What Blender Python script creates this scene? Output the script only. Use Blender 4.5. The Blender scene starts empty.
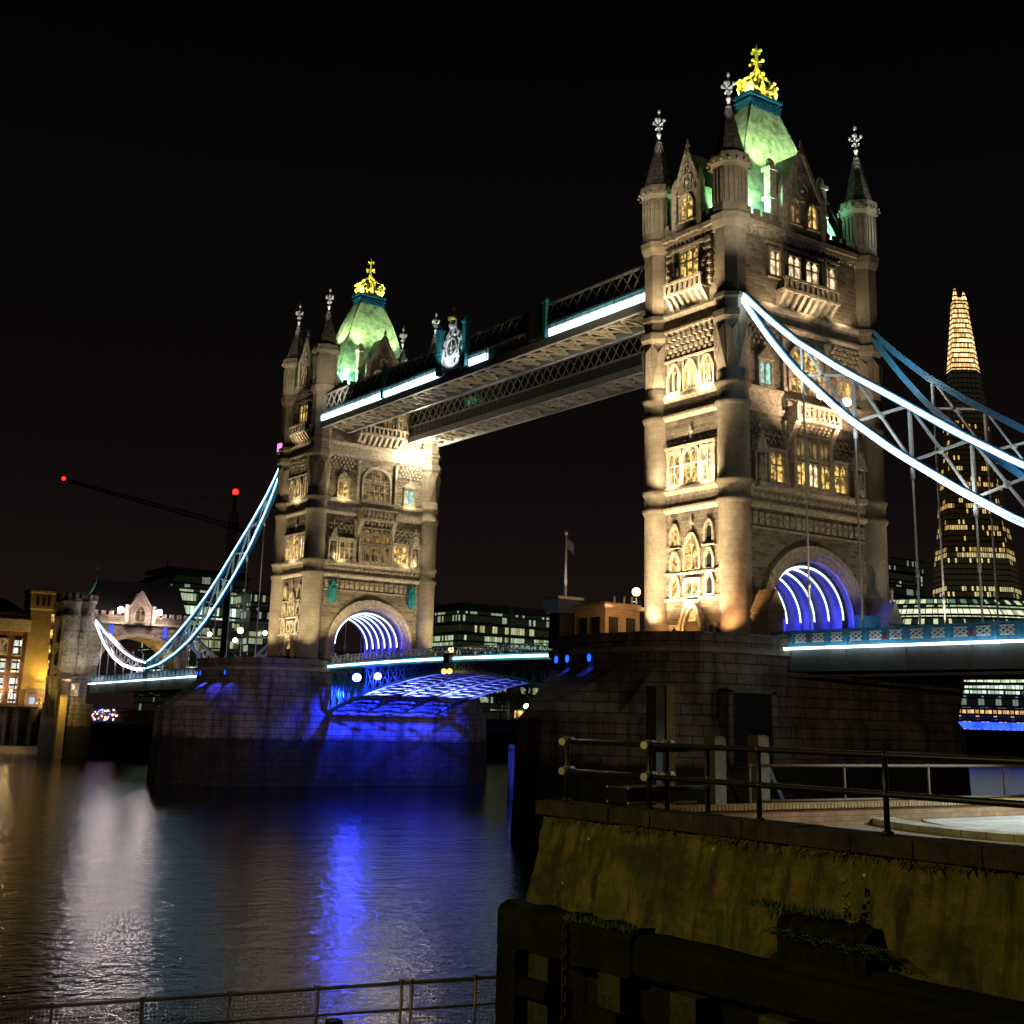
import bpy, math, random
from mathutils import Vector, Matrix
random.seed(7)
S = bpy.context.scene
COL = S.collection
PI = math.pi

# ------------------------------------------------------------------ camera
def setup_camera():
    yaw, pitch, roll = 0.6156, 0.2377, 0.0252
    f = Vector((math.sin(yaw)*math.cos(pitch), math.cos(yaw)*math.cos(pitch), math.sin(pitch)))
    r = Vector((math.cos(yaw), -math.sin(yaw), 0)); u = r.cross(f)
    r2 = r*math.cos(roll)+u*math.sin(roll); u2 = -r*math.sin(roll)+u*math.cos(roll)
    cd = bpy.data.cameras.new('camera'); co = bpy.data.objects.new('camera', cd); COL.objects.link(co)
    m = Matrix((r2, u2, -f)).transposed().to_4x4(); m.translation = Vector((-89.91, -85.38, 0))
    co.matrix_world = m
    cd.sensor_fit = 'HORIZONTAL'; cd.sensor_width = 36; cd.lens = 36*1280.15/1024
    cd.shift_x = -0.00553; cd.shift_y = -0.0988
    cd.clip_start = 0.2; cd.clip_end = 6000
    S.camera = co
setup_camera()

# ------------------------------------------------------------------ night sky
W = bpy.data.worlds.new('World'); S.world = W; W.use_nodes = True
def world():
    nt = W.node_tree; n = nt.nodes; l = nt.links; n.clear()
    out = n.new('ShaderNodeOutputWorld'); bg = n.new('ShaderNodeBackground')
    tc = n.new('ShaderNodeTexCoord'); sp = n.new('ShaderNodeSeparateXYZ'); rp = n.new('ShaderNodeValToRGB')
    l.new(tc.outputs['Generated'], sp.inputs[0]); l.new(sp.outputs['Z'], rp.inputs[0])
    e = rp.color_ramp.elements
    e[0].position = 0.0; e[0].color = (0.0115, 0.0072, 0.0064, 1)
    e[1].position = 0.5; e[1].color = (0.0007, 0.0007, 0.0010, 1)
    k = e.new(0.2); k.color = (0.0042, 0.0029, 0.0029, 1)
    l.new(rp.outputs[0], bg.inputs[0]); bg.inputs[1].default_value = 1.0
    l.new(bg.outputs[0], out.inputs[0])
world()
S.view_settings.view_transform = 'Standard'; S.view_settings.look = 'None'
S.view_settings.exposure = 0.0; S.view_settings.gamma = 1.0
cy = S.cycles
cy.use_denoising = True
cy.max_bounces = 5; cy.diffuse_bounces = 2; cy.glossy_bounces = 3; cy.transparent_max_bounces = 4
cy.caustics_reflective = False; cy.caustics_refractive = False
cy.sample_clamp_indirect = 3.0; cy.use_light_tree = True

# ------------------------------------------------------------------ mesh builder
class MB:
    def __init__(s): s.v = []; s.f = []; s.m = []; s.sm = []
    def vert(s, p): s.v.append((p[0], p[1], p[2])); return len(s.v)-1
    def face(s, idx, mat=0, smooth=False): s.f.append(tuple(idx)); s.m.append(mat); s.sm.append(smooth)
    def poly(s, pts, mat=0): s.face([s.vert(p) for p in pts], mat)
    def box(s, x0, x1, y0, y1, z0, z1, mat=0):
        b = [s.vert((x, y, z)) for z in (z0, z1) for y in (y0, y1) for x in (x0, x1)]
        for q in ((0,2,3,1), (4,5,7,6), (0,1,5,4), (2,6,7,3), (0,4,6,2), (1,3,7,5)): s.face([b[i] for i in q], mat)
        return s
    def beam(s, p, q, w, h=None, mat=0, up=(0,0,1)):
        p = Vector(p); q = Vector(q); d = (q-p)
        if d.length < 1e-6: return s
        d.normalize(); up = Vector(up)
        if abs(d.dot(up)) > 0.98: up = Vector((0,1,0))
        a = d.cross(up).normalized(); b = a.cross(d); h = h or w
        c = [(-w/2,-h/2), (w/2,-h/2), (w/2,h/2), (-w/2,h/2)]
        A = [s.vert(p+a*i+b*j) for i, j in c]; B = [s.vert(q+a*i+b*j) for i, j in c]
        for i in range(4): s.face((A[i], A[(i+1)%4], B[(i+1)%4], B[i]), mat)
        s.face(A[::-1], mat); s.face(B, mat)
        return s
    def tube(s, pts, r, seg=8, mat=0, close=False):
        pts = [Vector(p) for p in pts]; n = len(pts); rings = []
        rr = r if isinstance(r, (list, tuple)) else [r]*n
        pa = None
        for i, p in enumerate(pts):
            if close: d = pts[(i+1)%n]-pts[i-1]
            else: d = pts[min(i+1, n-1)]-pts[max(i-1, 0)]
            d.normalize()
            if pa is None:
                up = Vector((0,0,1)) if abs(d.z) < 0.95 else Vector((0,1,0)); a = d.cross(up).normalized()
            else: a = (pa-d*pa.dot(d)).normalized()
            pa = a; b = d.cross(a)
            rings.append([s.vert(p+(a*math.cos(t)+b*math.sin(t))*rr[i]) for t in [2*PI*k/seg for k in range(seg)]])
        for i in range(n if close else n-1):
            A = rings[i]; B = rings[(i+1)%n]
            for k in range(seg): s.face((A[k], A[(k+1)%seg], B[(k+1)%seg], B[k]), mat, True)
        if not close: s.face(rings[0][::-1], mat); s.face(rings[-1], mat)
        return s
    def lathe(s, prof, cx, cy, seg=16, mat=0, ph=0.0, smooth=True, cap=True):
        R = []
        for r, z in prof:
            R.append([s.vert((cx+r*math.cos(ph+2*PI*k/seg), cy+r*math.sin(ph+2*PI*k/seg), z)) for k in range(seg)])
        for A, B in zip(R[:-1], R[1:]):
            for k in range(seg): s.face((A[k], A[(k+1)%seg], B[(k+1)%seg], B[k]), mat, smooth)
        if cap: s.face(R[0][::-1], mat); s.face(R[-1], mat)
        return s
    def ball(s, c, r, seg=10, rows=6, mat=0, sz=1.0):
        s.lathe([(max(0.01*r, r*math.sin(PI*i/rows)), c[2]-r*sz*math.cos(PI*i/rows)) for i in range(rows+1)], c[0], c[1], seg, mat)
        return s
    def loft(s, loops, mat=0, cap=True, smooth=False):
        R = [[s.vert(p) for p in lp] for lp in loops]; n = len(R[0])
        for A, B in zip(R[:-1], R[1:]):
            for k in range(n): s.face((A[k], A[(k+1)%n], B[(k+1)%n], B[k]), mat, smooth)
        if cap: s.face(R[0][::-1], mat); s.face(R[-1], mat)
        return s
    def strip(s, A, B, mat=0, smooth=False):
        a = [s.vert(p) for p in A]; b = [s.vert(p) for p in B]
        for i in range(len(a)-1): s.face((a[i], a[i+1], b[i+1], b[i]), mat, smooth)
        return s
    def build(s, name, mats, parent=None, org=(0,0,0)):
        me = bpy.data.meshes.new(name)
        o = Vector(org) if parent is None else Vector(ORG.get(parent.name, (0,0,0)))
        me.from_pydata([(x-o.x, y-o.y, z-o.z) for x, y, z in s.v], [], s.f)
        if not isinstance(mats, (list, tuple)): mats = [mats]
        for m in mats: me.materials.append(m)
        me.polygons.foreach_set('material_index', s.m); me.polygons.foreach_set('use_smooth', s.sm)
        me.update()
        ob = bpy.data.objects.new(name, me); COL.objects.link(ob)
        if parent is not None: ob.parent = parent
        else: ob.location = o
        ORG[ob.name] = tuple(o)
        return ob
ORG = {}
def tag(o, label=None, cat=None, group=None, kind=None):
    if label: o['label'] = label
    if cat: o['category'] = cat
    if group: o['group'] = group
    if kind: o['kind'] = kind
    return o
def empty(name, loc, label, cat, group=None):
    o = bpy.data.objects.new(name, None); COL.objects.link(o); o.location = loc; o.empty_display_size = 0.5
    ORG[o.name] = tuple(loc)
    return tag(o, label, cat, group)
def copy_tree(o, parent=None):
    c = o.copy(); COL.objects.link(c)
    if parent is not None: c.parent = parent
    for ch in o.children: copy_tree(ch, c)
    return c

# ------------------------------------------------------------------ materials
def nmat(name):
    m = bpy.data.materials.new(name); m.use_nodes = True
    nt = m.node_tree; b = nt.nodes['Principled BSDF']
    return m, nt, nt.nodes, nt.links, b
def mix(n, l, fac, a, b, typ='MIX'):
    x = n.new('ShaderNodeMix'); x.data_type = 'RGBA'; x.blend_type = typ
    if isinstance(fac, (int, float)): x.inputs[0].default_value = fac
    else: l.new(fac, x.inputs[0])
    for i, v in ((6, a), (7, b)):
        if isinstance(v, tuple): x.inputs[i].default_value = (*v[:3], 1)
        else: l.new(v, x.inputs[i])
    return x.outputs[2]
def objco(n, l, sx=1.0, sy=1.0, sz=1.0):
    t = n.new('ShaderNodeTexCoord'); mp = n.new('ShaderNodeMapping'); mp.inputs['Scale'].default_value = (sx, sy, sz)
    l.new(t.outputs['Object'], mp.inputs[0]); return mp.outputs[0]
def wallco(n, l):
    # masonry runs along the face: u = position along the horizontal tangent of the face, v = height
    t = n.new('ShaderNodeTexCoord'); g = n.new('ShaderNodeNewGeometry'); s = n.new('ShaderNodeSeparateXYZ'); c = n.new('ShaderNodeCombineXYZ')
    cr = n.new('ShaderNodeVectorMath'); cr.operation = 'CROSS_PRODUCT'; cr.inputs[0].default_value = (0, 0, 1); l.new(g.outputs['True Normal'], cr.inputs[1])
    nm = n.new('ShaderNodeVectorMath'); nm.operation = 'NORMALIZE'; l.new(cr.outputs[0], nm.inputs[0])
    d = n.new('ShaderNodeVectorMath'); d.operation = 'DOT_PRODUCT'; l.new(nm.outputs[0], d.inputs[0]); l.new(t.outputs['Object'], d.inputs[1])
    l.new(t.outputs['Object'], s.inputs[0]); l.new(d.outputs['Value'], c.inputs[0]); l.new(s.outputs[2], c.inputs[1])
    return c.outputs[0]
def ramp(n, l, src, stops):
    r = n.new('ShaderNodeValToRGB'); l.new(src, r.inputs[0]); e = r.color_ramp.elements
    while len(e) < len(stops): e.new(0.5)
    for k, (p, c) in zip(e, stops):
        k.position = p; k.color = (c, c, c, 1) if isinstance(c, (int, float)) else (*c, 1)
    return r.outputs[0]
def noise(n, l, vec, sc, det=4, rough=0.55):
    x = n.new('ShaderNodeTexNoise'); l.new(vec, x.inputs['Vector']); x.inputs['Scale'].default_value = sc
    x.inputs['Detail'].default_value = det; x.inputs['Roughness'].default_value = rough; return x.outputs[0]
def bump(n, l, b, h, st, dist=0.1):
    x = n.new('ShaderNodeBump'); x.inputs['Strength'].default_value = st; x.inputs['Distance'].default_value = dist
    l.new(h, x.inputs['Height']); l.new(x.outputs[0], b.inputs['Normal'])
def masonry(name, c1, c2, mortar, bw, bh, ms=0.03, bst=0.6, dist=0.08, rough=0.9, dirt=(0.55, 1.05), mossy=None):
    m, nt, n, l, b = nmat(name)
    co = wallco(n, l); br = n.new('ShaderNodeTexBrick')
    ob = objco(n, l)
    wob = n.new('ShaderNodeMix'); wob.data_type = 'VECTOR'; wob.inputs[0].default_value = 0.05
    nz = n.new('ShaderNodeTexNoise'); nz.inputs['Scale'].default_value = 1.4; l.new(ob, nz.inputs['Vector'])
    l.new(co, wob.inputs[4]); l.new(nz.outputs['Color'], wob.inputs[5]); l.new(wob.outputs[1], br.inputs['Vector'])
    br.inputs['Color1'].default_value = (*c1, 1); br.inputs['Color2'].default_value = (*c2, 1); br.inputs['Mortar'].default_value = (*mortar, 1)
    br.inputs['Scale'].default_value = 1.0; br.inputs['Brick Width'].default_value = bw; br.inputs['Row Height'].default_value = bh
    br.inputs['Mortar Size'].default_value = ms; br.inputs['Mortar Smooth'].default_value = 0.3
    d = ramp(n, l, noise(n, l, ob, 0.35, 6, 0.65), [(0.3, dirt[0]), (0.7, dirt[1])])
    d2 = ramp(n, l, noise(n, l, ob, 3.5, 5, 0.7), [(0.25, 0.72), (0.75, 1.1)])
    c = mix(n, l, 1.0, br.outputs['Color'], d, 'MULTIPLY'); c = mix(n, l, 1.0, c, d2, 'MULTIPLY')
    if mossy:
        z0, z1, mc = mossy
        c = mix(n, l, 1.0, c, ramp(n, l, noise(n, l, objco(n, l, .55, .55, .05), 1.0, 6, .7), [(.36, .28), (.58, 1.12)]), 'MULTIPLY')
        t = n.new('ShaderNodeNewGeometry'); sp = n.new('ShaderNodeSeparateXYZ'); l.new(t.outputs['Position'], sp.inputs[0])
        mr = n.new('ShaderNodeMapRange'); mr.inputs['From Min'].default_value = z0; mr.inputs['From Max'].default_value = z1
        mr.inputs['To Min'].default_value = 1; mr.inputs['To Max'].default_value = 0
        ad = n.new('ShaderNodeMath'); ad.operation = 'MULTIPLY_ADD'; ad.inputs[1].default_value = 1.2; 
        l.new(noise(n, l, ob, 0.9, 5), ad.inputs[0]); l.new(sp.outputs[2], ad.inputs[2]); l.new(ad.outputs[0], mr.inputs['Value'])
        c = mix(n, l, mr.outputs[0], c, mix(n, l, 1.0, mix(n, l, ramp(n, l, noise(n, l, ob, 1.3, 6, .75), [(.4, 0.0), (.65, 1.0)]), (.07, .07, .06), (.20, .22, .14)), c, 'MULTIPLY'))
    l.new(c, b.inputs['Base Color']); b.inputs['Roughness'].default_value = rough
    hm = n.new('ShaderNodeMath'); hm.operation = 'MULTIPLY_ADD'; hm.inputs[1].default_value = -1.0
    l.new(br.outputs['Fac'], hm.inputs[0]); l.new(noise(n, l, ob, 5.0, 5, 0.7), hm.inputs[2])
    bump(n, l, b, hm.outputs[0], bst, dist)
    return m
def plain(name, c, rough=0.7, metal=0.0, var=0.35, sc=1.5, bst=0.15, spec=0.5):
    m, nt, n, l, b = nmat(name); ob = objco(n, l)
    v = ramp(n, l, noise(n, l, ob, sc, 5, 0.65), [(0.3, 1-var), (0.7, 1+var*0.4)])
    l.new(mix(n, l, 1.0, c, v, 'MULTIPLY'), b.inputs['Base Color'])
    b.inputs['Roughness'].default_value = rough; b.inputs['Metallic'].default_value = metal
    b.inputs['Specular IOR Level'].default_value = spec
    if bst: bump(n, l, b, noise(n, l, ob, sc*5, 4), bst, 0.05)
    return m
def glow(name, c, st, base=(0.02, 0.02, 0.02), var=0.0, sc=1.0):
    m, nt, n, l, b = nmat(name)
    b.inputs['Base Color'].default_value = (*base, 1); b.inputs['Emission Color'].default_value = (*c, 1)
    b.inputs['Emission Strength'].default_value = st; b.inputs['Roughness'].default_value = 0.3
    if var:
        v = ramp(n, l, noise(n, l, objco(n, l), sc, 3, 0.6), [(0.42, (c[0]*(1-var), c[1]*(1-var), c[2]*(1-var))), (0.6, c)])
        l.new(v, b.inputs['Emission Color'])
    return m
def cells(name, cw, ch, prob, ca, cb, st, base=(0.015, 0.018, 0.02), fr=0.12, low=0.02, seed=0.0, frz=0.16, rowvar=0.0):
    # glazed facade: a grid of panes behind dark mullions; rooms behind are lit or not
    m, nt, n, l, b = nmat(name); co = wallco(n, l)
    def M(op, a, b_=None, c_=None):
        x = n.new('ShaderNodeMath'); x.operation = op
        for i, v in enumerate((a, b_, c_)):
            if v is None: continue
            if isinstance(v, (int, float)): x.inputs[i].default_value = v
            else: l.new(v, x.inputs[i])
        return x.outputs[0]
    s = n.new('ShaderNodeSeparateXYZ'); l.new(co, s.inputs[0])
    u = M('DIVIDE', s.outputs[0], cw); v = M('DIVIDE', s.outputs[1], ch)
    iu = M('FLOOR', u); iv = M('FLOOR', v); fu = M('FRACT', u); fv = M('FRACT', v)
    c = n.new('ShaderNodeCombineXYZ'); l.new(M('ADD', iu, seed), c.inputs[0]); l.new(iv, c.inputs[1])
    w = n.new('ShaderNodeTexWhiteNoise'); w.noise_dimensions = '2D'; l.new(c.outputs[0], w.inputs['Vector'])
    c2 = n.new('ShaderNodeCombineXYZ'); l.new(M('ADD', M('FLOOR', M('DIVIDE', iu, 5.0)), seed+37), c2.inputs[0]); l.new(iv, c2.inputs[1])
    w2 = n.new('ShaderNodeTexWhiteNoise'); w2.noise_dimensions = '2D'; l.new(c2.outputs[0], w2.inputs['Vector'])
    wr = n.new('ShaderNodeTexWhiteNoise'); wr.noise_dimensions = '1D'; l.new(M('ADD', iv, seed+11), wr.inputs['W'])
    val = M('MULTIPLY_ADD', w.outputs['Value'], 0.4, M('MULTIPLY', w2.outputs['Value'], 0.6))
    if rowvar: val = M('MULTIPLY_ADD', wr.outputs['Value'], rowvar, M('MULTIPLY', val, 1-rowvar))
    lit = M('GREATER_THAN', val, 1-prob)
    br = M('MULTIPLY_ADD', w.outputs['Value'], 0.75, 0.25)
    inner = M('MULTIPLY_ADD', noise(n, l, objco(n, l), 1.1, 3), 1.1, 0.35)
    inside = M('MULTIPLY', M('MULTIPLY', M('GREATER_THAN', fu, fr), M('GREATER_THAN', fv, frz)), M('LESS_THAN', fv, 1-frz*0.3))
    e = M('MULTIPLY', inside, M('MULTIPLY', M('MAXIMUM', M('MULTIPLY', lit, br), low), inner))
    l.new(M('MULTIPLY', e, st), b.inputs['Emission Strength'])
    l.new(mix(n, l, w.outputs['Value'], ca, cb), b.inputs['Emission Color'])
    b.inputs['Base Color'].default_value = (*base, 1); b.inputs['Roughness'].default_value = 0.25
    return m

STONE = (0.40, 0.34, 0.26)
M_rubble = masonry('rough_granite_rubble', (0.46, 0.39, 0.30), (0.21, 0.175, 0.13), (0.50, 0.44, 0.35), 0.95, 0.42, 0.035, 1.0, 0.25, dirt=(0.55, 1.15))
M_ashlar = masonry('dressed_stone', (0.38, 0.325, 0.25), (0.33, 0.28, 0.21), (0.24, 0.2, 0.15), 1.3, 0.62, 0.018, 0.35, 0.05, dirt=(0.5, 1.1))
M_carved = plain('carved_portland_stone', (0.56, 0.49, 0.385), 0.85, 0, 0.6, 2.6, 1.0)
M_pier = masonry('granite_pier_blocks', (0.30, 0.25, 0.205), (0.215, 0.18, 0.15), (0.07, 0.06, 0.05), 1.9, 0.78, 0.05, 0.7, 0.12, dirt=(0.45, 1.15), mossy=(-2.6, -1.9, (0.02, 0.022, 0.018)))
M_pierlow = masonry('tidal_pier_blocks', (0.30, 0.25, 0.205), (0.215, 0.18, 0.15), (0.07, 0.06, 0.05), 1.9, 0.78, 0.05, 0.7, 0.12, dirt=(0.45, 1.15), mossy=(-4.6, -1.2, (0.022, 0.022, 0.018)))
M_spire = masonry('spire_stone_courses', (0.26, 0.23, 0.18), (0.2, 0.175, 0.14), (0.1, 0.09, 0.07), 0.7, 0.5, 0.06, 0.8, 0.1)
M_roof = plain('weathered_lead_roof', (0.40, 0.41, 0.36), 0.7, 0, 0.75, 1.1, 0.9)
M_rail = plain('blue_green_roof_iron', (0.006, 0.05, 0.16), 0.5, 0, 0.3, 2, 0.05)
M_slate = plain('dark_slate', (0.03, 0.03, 0.032), 0.6, 0, 0.4, 1, 0.3)
M_gold = plain('gilded_ironwork', (0.9, 0.74, 0.16), 0.4, 0.0, 0.2, 3, 0)
M_white = plain('white_painted_stone', (0.8, 0.78, 0.74), 0.6, 0, 0.2, 2, 0.1)
M_teal = plain('teal_painted_iron', (0.04, 0.30, 0.34), 0.45, 0, 0.3, 2, 0.05)
M_blue = plain('blue_painted_steel', (0.06, 0.27, 0.48), 0.4, 0, 0.3, 2, 0.05)
M_chain = plain('sky_blue_painted_steel', (0.03, 0.20, 0.40), 0.4, 0, 0.3, 2, 0.05)
M_steel = plain('pale_grey_painted_steel', (0.45, 0.47, 0.47), 0.45, 0, 0.3, 2, 0.05)
M_dsteel = plain('dark_grey_steel', (0.10, 0.105, 0.105), 0.5, 0, 0.3, 2, 0.05)
M_cream = plain('cream_painted_steel', (0.55, 0.50, 0.38), 0.5, 0, 0.3, 2, 0.05)
M_black = plain('black_painted_iron', (0.012, 0.012, 0.013), 0.4, 0, 0.3, 3, 0.05)
M_asph = plain('asphalt', (0.05, 0.05, 0.05), 0.85, 0, 0.3, 3, 0.3)
G_warm = glow('warm_lit_glass', (1.0, 0.64, 0.17), 1.35, var=0.92, sc=1.9)
G_pink = glow('bright_lit_glass', (1.0, 0.74, 0.42), 1.7, var=0.75, sc=1.7)
G_dim = glow('dimly_lit_glass', (0.9, 0.55, 0.2), 0.35, var=0.9, sc=1.1)
G_teal = glow('greenish_lit_glass', (0.5, 0.95, 0.85), 1.0, var=0.5, sc=1.5)
M_glass = plain('dark_window_glass', (0.02, 0.022, 0.025), 0.12, 0, 0.2, 2, 0)
G_led = glow('white_led_strip', (0.74, 0.95, 1.0), 6.5, var=.5, sc=.35)
G_led2 = glow('cyan_led_strip', (0.45, 0.88, 1.0), 4.5)
G_ledp = glow('cool_white_led_strip', (0.92, 0.9, 1.0), 6.0)
G_blue = glow('blue_lamp_lens', (0.01, 0.07, 1.0), 3.2)
G_bluew = glow('blue_white_lamp_lens', (0.03, 0.05, 1.0), 260.0)
G_orange = glow('sodium_lamp_globe', (1.0, 0.50, 0.13), 9.0)
G_flood = glow('floodlight_lens', (1.0, 0.82, 0.5), 60.0)
G_pinkl = glow('pinkish_floodlight_lens', (1.0, 0.74, 0.72), 260.0)
G_red = glow('red_warning_lamp', (1.0, 0.012, 0.008), 6.0)
G_magenta = glow('magenta_lamp', (1.0, 0.25, 0.6), 1.6)
G_rib = glow('white_arch_led', (0.74, 0.86, 1.0), 2.8)

# ------------------------------------------------------------------ lamps
def lamp(name, typ, loc, energy, col, target=None, angle=60, blend=0.6, rad=0.12):
    d = bpy.data.lights.new(name, typ); d.energy = energy; d.color = col
    d.shadow_soft_size = rad
    o = bpy.data.objects.new(name, d); COL.objects.link(o); o.location = loc
    if typ == 'SPOT':
        d.spot_size = math.radians(angle); d.spot_blend = blend
        o.rotation_euler = (Vector(target)-Vector(loc)).to_track_quat('-Z', 'Y').to_euler()
    return o
WARM = (1.0, 0.77, 0.46); AMBER = (1.0, 0.62, 0.28)
def floods():
    k = 1.0
    # near tower, east side, washed by floodlights on the pier top
    for y, xx in ((-3.6, -14.2), (0.2, -14.2), (3.9, -12.7)): lamp('tower_floodlight', 'SPOT', (xx, y, 7.6), 10500 if xx < -13 else 6500, WARM, (-9.6, y*0.8, 20), 95)
    lamp('tower_floodlight', 'SPOT', (-18.2, 1.4, 7.6), 8000, WARM, (-9.6, 2, 34), 60)
    lamp('tower_floodlight', 'SPOT', (-17.5, -7.5, 7.6), 3200, WARM, (-9.6, -2, 36), 60)
    for z, e in ((21.6, 3200), (30.2, 3000), (38.9, 1200)):
        for y in (-2.4, 2.4): lamp('ledge_floodlight', 'SPOT', (-11.9, y, z-0.6), e, WARM, (-9.6, y, z+6), 130)
    lamp('tower_floodlight', 'SPOT', (-13.2, -6.6, 7.6), 2600, (1.0, .5, .2), (-9.4, -4.4, 12), 80)
    lamp('tower_floodlight', 'SPOT', (-12.8, 1.0, 7.5), 900, (1.0, .55, .2), (-9.6, 1.5, 10), 110)
    # near tower, north side (dimmer)
    for x in (-6.5, 6.5): lamp('tower_floodlight', 'SPOT', (x*1.15, -13.5, 8.0), 1250, WARM, (x*0.8, -5.3, 30), 95)
    lamp('tower_floodlight', 'SPOT', (12.8, -10.0, 8.0), 2300, WARM, (9.3, -5, 22), 70)
    for x in (-2.4, 2.4): lamp('balcony_floodlight', 'SPOT', (x, -9.3, 27.0), 1900, (1.0, 0.7, 0.45), (x*0.8, -5.4, 34), 140)
    for x in (-5, 0, 5): lamp('ledge_floodlight', 'SPOT', (x, -7.2, 38.0), 380, WARM, (x, -5.3, 44), 140)
    # far tower, north side and east side
    for x in (-6.5, 0.0, 6.5): lamp('tower_floodlight', 'SPOT', (x*1.2, 69.8, 8.0), 3400 if x else 1500, (1.0, 0.8, 0.42), (x, 76.9, 24), 95)
    lamp('tower_floodlight', 'SPOT', (-12.6, 71.4, 7.6), 3600, (1.0, 0.8, 0.45), (-9.4, 77, 16), 70)
    lamp('tower_floodlight', 'SPOT', (12.4, 71.4, 7.6), 3600, (1.0, 0.8, 0.45), (9.4, 77, 16), 70)
    for y in (79.0, 82.3, 85.6): lamp('tower_floodlight', 'SPOT', (-14.6, y, 7.6), 4000, WARM, (-9.6, y, 22), 95)
    for z in (21.4, 30.0): 
        lamp('ledge_floodlight', 'SPOT', (-11.7, 82.3, z-0.6), 700, WARM, (-9.6, 82.3, z+6), 140)
        for x in (-5.5, 5.5): lamp('ledge_floodlight', 'SPOT', (x, 75.2, z-0.4), 420, (1.0, 0.8, 0.45), (x, 77, z+5), 140)
    lamp('ledge_floodlight', 'SPOT', (-11.7, 82.3, 38.2), 300, WARM, (-9.6, 82.3, 44), 140)
    lamp('walkway_floodlight', 'SPOT', (5.6, 73.4, 38.0), 12000, (1.0, 0.83, 0.45), (8.0, 78.0, 33), 150)
    # roofs: green floodlights in the gutters behind the parapets
    for cy_ in (0.0, 82.3):
        for x in (-5.6, 5.6):
            lamp('roof_floodlight', 'SPOT', (x, cy_-4.7, 47.4), 2300, (0.30, 1.0, 0.62), (x*0.5, cy_-1.5, 56), 120)
            lamp('roof_floodlight', 'SPOT', (x, cy_+4.7, 47.4), 700, (0.25, 1.0, 0.55), (x*0.45, cy_+1.5, 56), 110)
        for y in (-2.9, 2.9): lamp('roof_floodlight', 'SPOT', (-8.6, cy_+y, 47.5), 1800, (0.3, 1.0, 0.4), (-3, cy_+y*0.3, 57), 110)
        lamp('roof_floodlight', 'SPOT', (-6.2, cy_-4.9, 48.0), 6500, (0.42, 1.0, 0.36), (-1.4, cy_-1.7, 58.0), 60, .9)
        lamp('roof_floodlight', 'SPOT', (6.2, cy_-4.9, 48.0), 6500, (0.45, 1.0, 0.50), (1.4, cy_-1.7, 58.0), 60, .9)
        lamp('roof_floodlight', 'SPOT', (-8.2, cy_-2.6, 48.0), 6500, (0.45, 1.0, 0.32), (-2.4, cy_, 57), 60, .9)
        for x in (-3.5, 3.5): lamp('roof_floodlight', 'SPOT', (x, cy_-5.0, 54.3), 3300, (0.62, 1.0, 0.36), (x*.35, cy_-1.3, 58.6), 100, .9)
        lamp('roof_floodlight', 'SPOT', (-6.4, cy_, 55.2), 2500, (0.62, 1.0, 0.36), (-1.6, cy_-.4, 58.6), 100, .9)
        for x, y, e in ((-2.25, -1.15, 1500), (2.25, -1.15, 1300), (-2.25, 1.15, 900)): lamp('crest_floodlight', 'SPOT', (x, cy_+y, 63.5), e, (1.0, 0.96, 0.30), (0, cy_, 66.8), 110, rad=.05)
        for x in (-7.4, 7.4):
            lamp('turret_floodlight', 'SPOT', (x, cy_-3.0, 47.4), 620, (0.15, 1.0, 0.85), (x*1.2, cy_-5, 50), 140)
        lamp('spire_fill_spot', 'SPOT', (14.5, cy_-16, 44), 5200, (0.92, 1.0, 0.85), (9.2, cy_-5, 52.0), 44, .8)  # spire spots are added fill, hung in open air off the turrets
        lamp('spire_fill_spot', 'SPOT', (-13, cy_-16, 42), 4200, (1.0, .86, .62), (-9.0, cy_-5, 48.5), 62, .8)
        lamp('crest_floodlight', 'SPOT', (-2.6, cy_-2.6, 64.6), 900, (1.0, 0.96, 0.30), (0, cy_, 68.4), 60, rad=.05)
        lamp('spire_fill_spot', 'SPOT', (-20, cy_+4, 44), 3600, (1.0, .86, .62), (-9.2, cy_+3, 51.5), 48, .8)
        lamp('turret_floodlight', 'SPOT', (-7.4, cy_+3.0, 47.4), 620, (0.15, 1.0, 0.85), (-9.2, cy_+5, 50), 140)
        for x in (-9.2, 9.2):
            for y in (-5.0, 5.0):
                lamp('finial_floodlight', 'SPOT', (x-1.9, cy_+y-1.9, 53.4), 1900, (1.0, 0.98, 0.95), (x, cy_+y, 60.4), 34, 0.5)
    # blue light under the bascules
    for x in (-7.4, -1.6, 5): lamp('bascule_blue_spot', 'SPOT', (x, 67.6, 3.4), 20000, (0.012, 0.03, 1.0), (x+1, 72.5, -3.5), 140)
    for x in (-6, 0, 6): lamp('bascule_blue_spot', 'SPOT', (x, 66.5, -3.6), 70000, (0.13, 0.18, 1.0), (x, 55, 4.6), 58)  # added spots below the leaf, without a mount, to brighten the soffit panels
    for y in (18, 26): lamp('bascule_blue_spot', 'SPOT', (0, y-6, 0.4), 9000, (0.05, 0.09, 1.0), (0, y+5, 5.5), 130)
    for x, y in ((-21.2, 81.8), (-20.9, 78.5), (-20.4, 75.7)): lamp('porthole_light', 'SPOT', (x-1.6, y, 4.6), 420, (0.05, 0.06, 1.0), (x+1.0, y, -1), 90)
    for x, y in ((-21.2, .5), (-20.9, 3.9)): lamp('porthole_light', 'SPOT', (x-.5, y, 5.2), 60, (0.03, 0.06, 1.0), (x+1.2, y, -1), 80)
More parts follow.
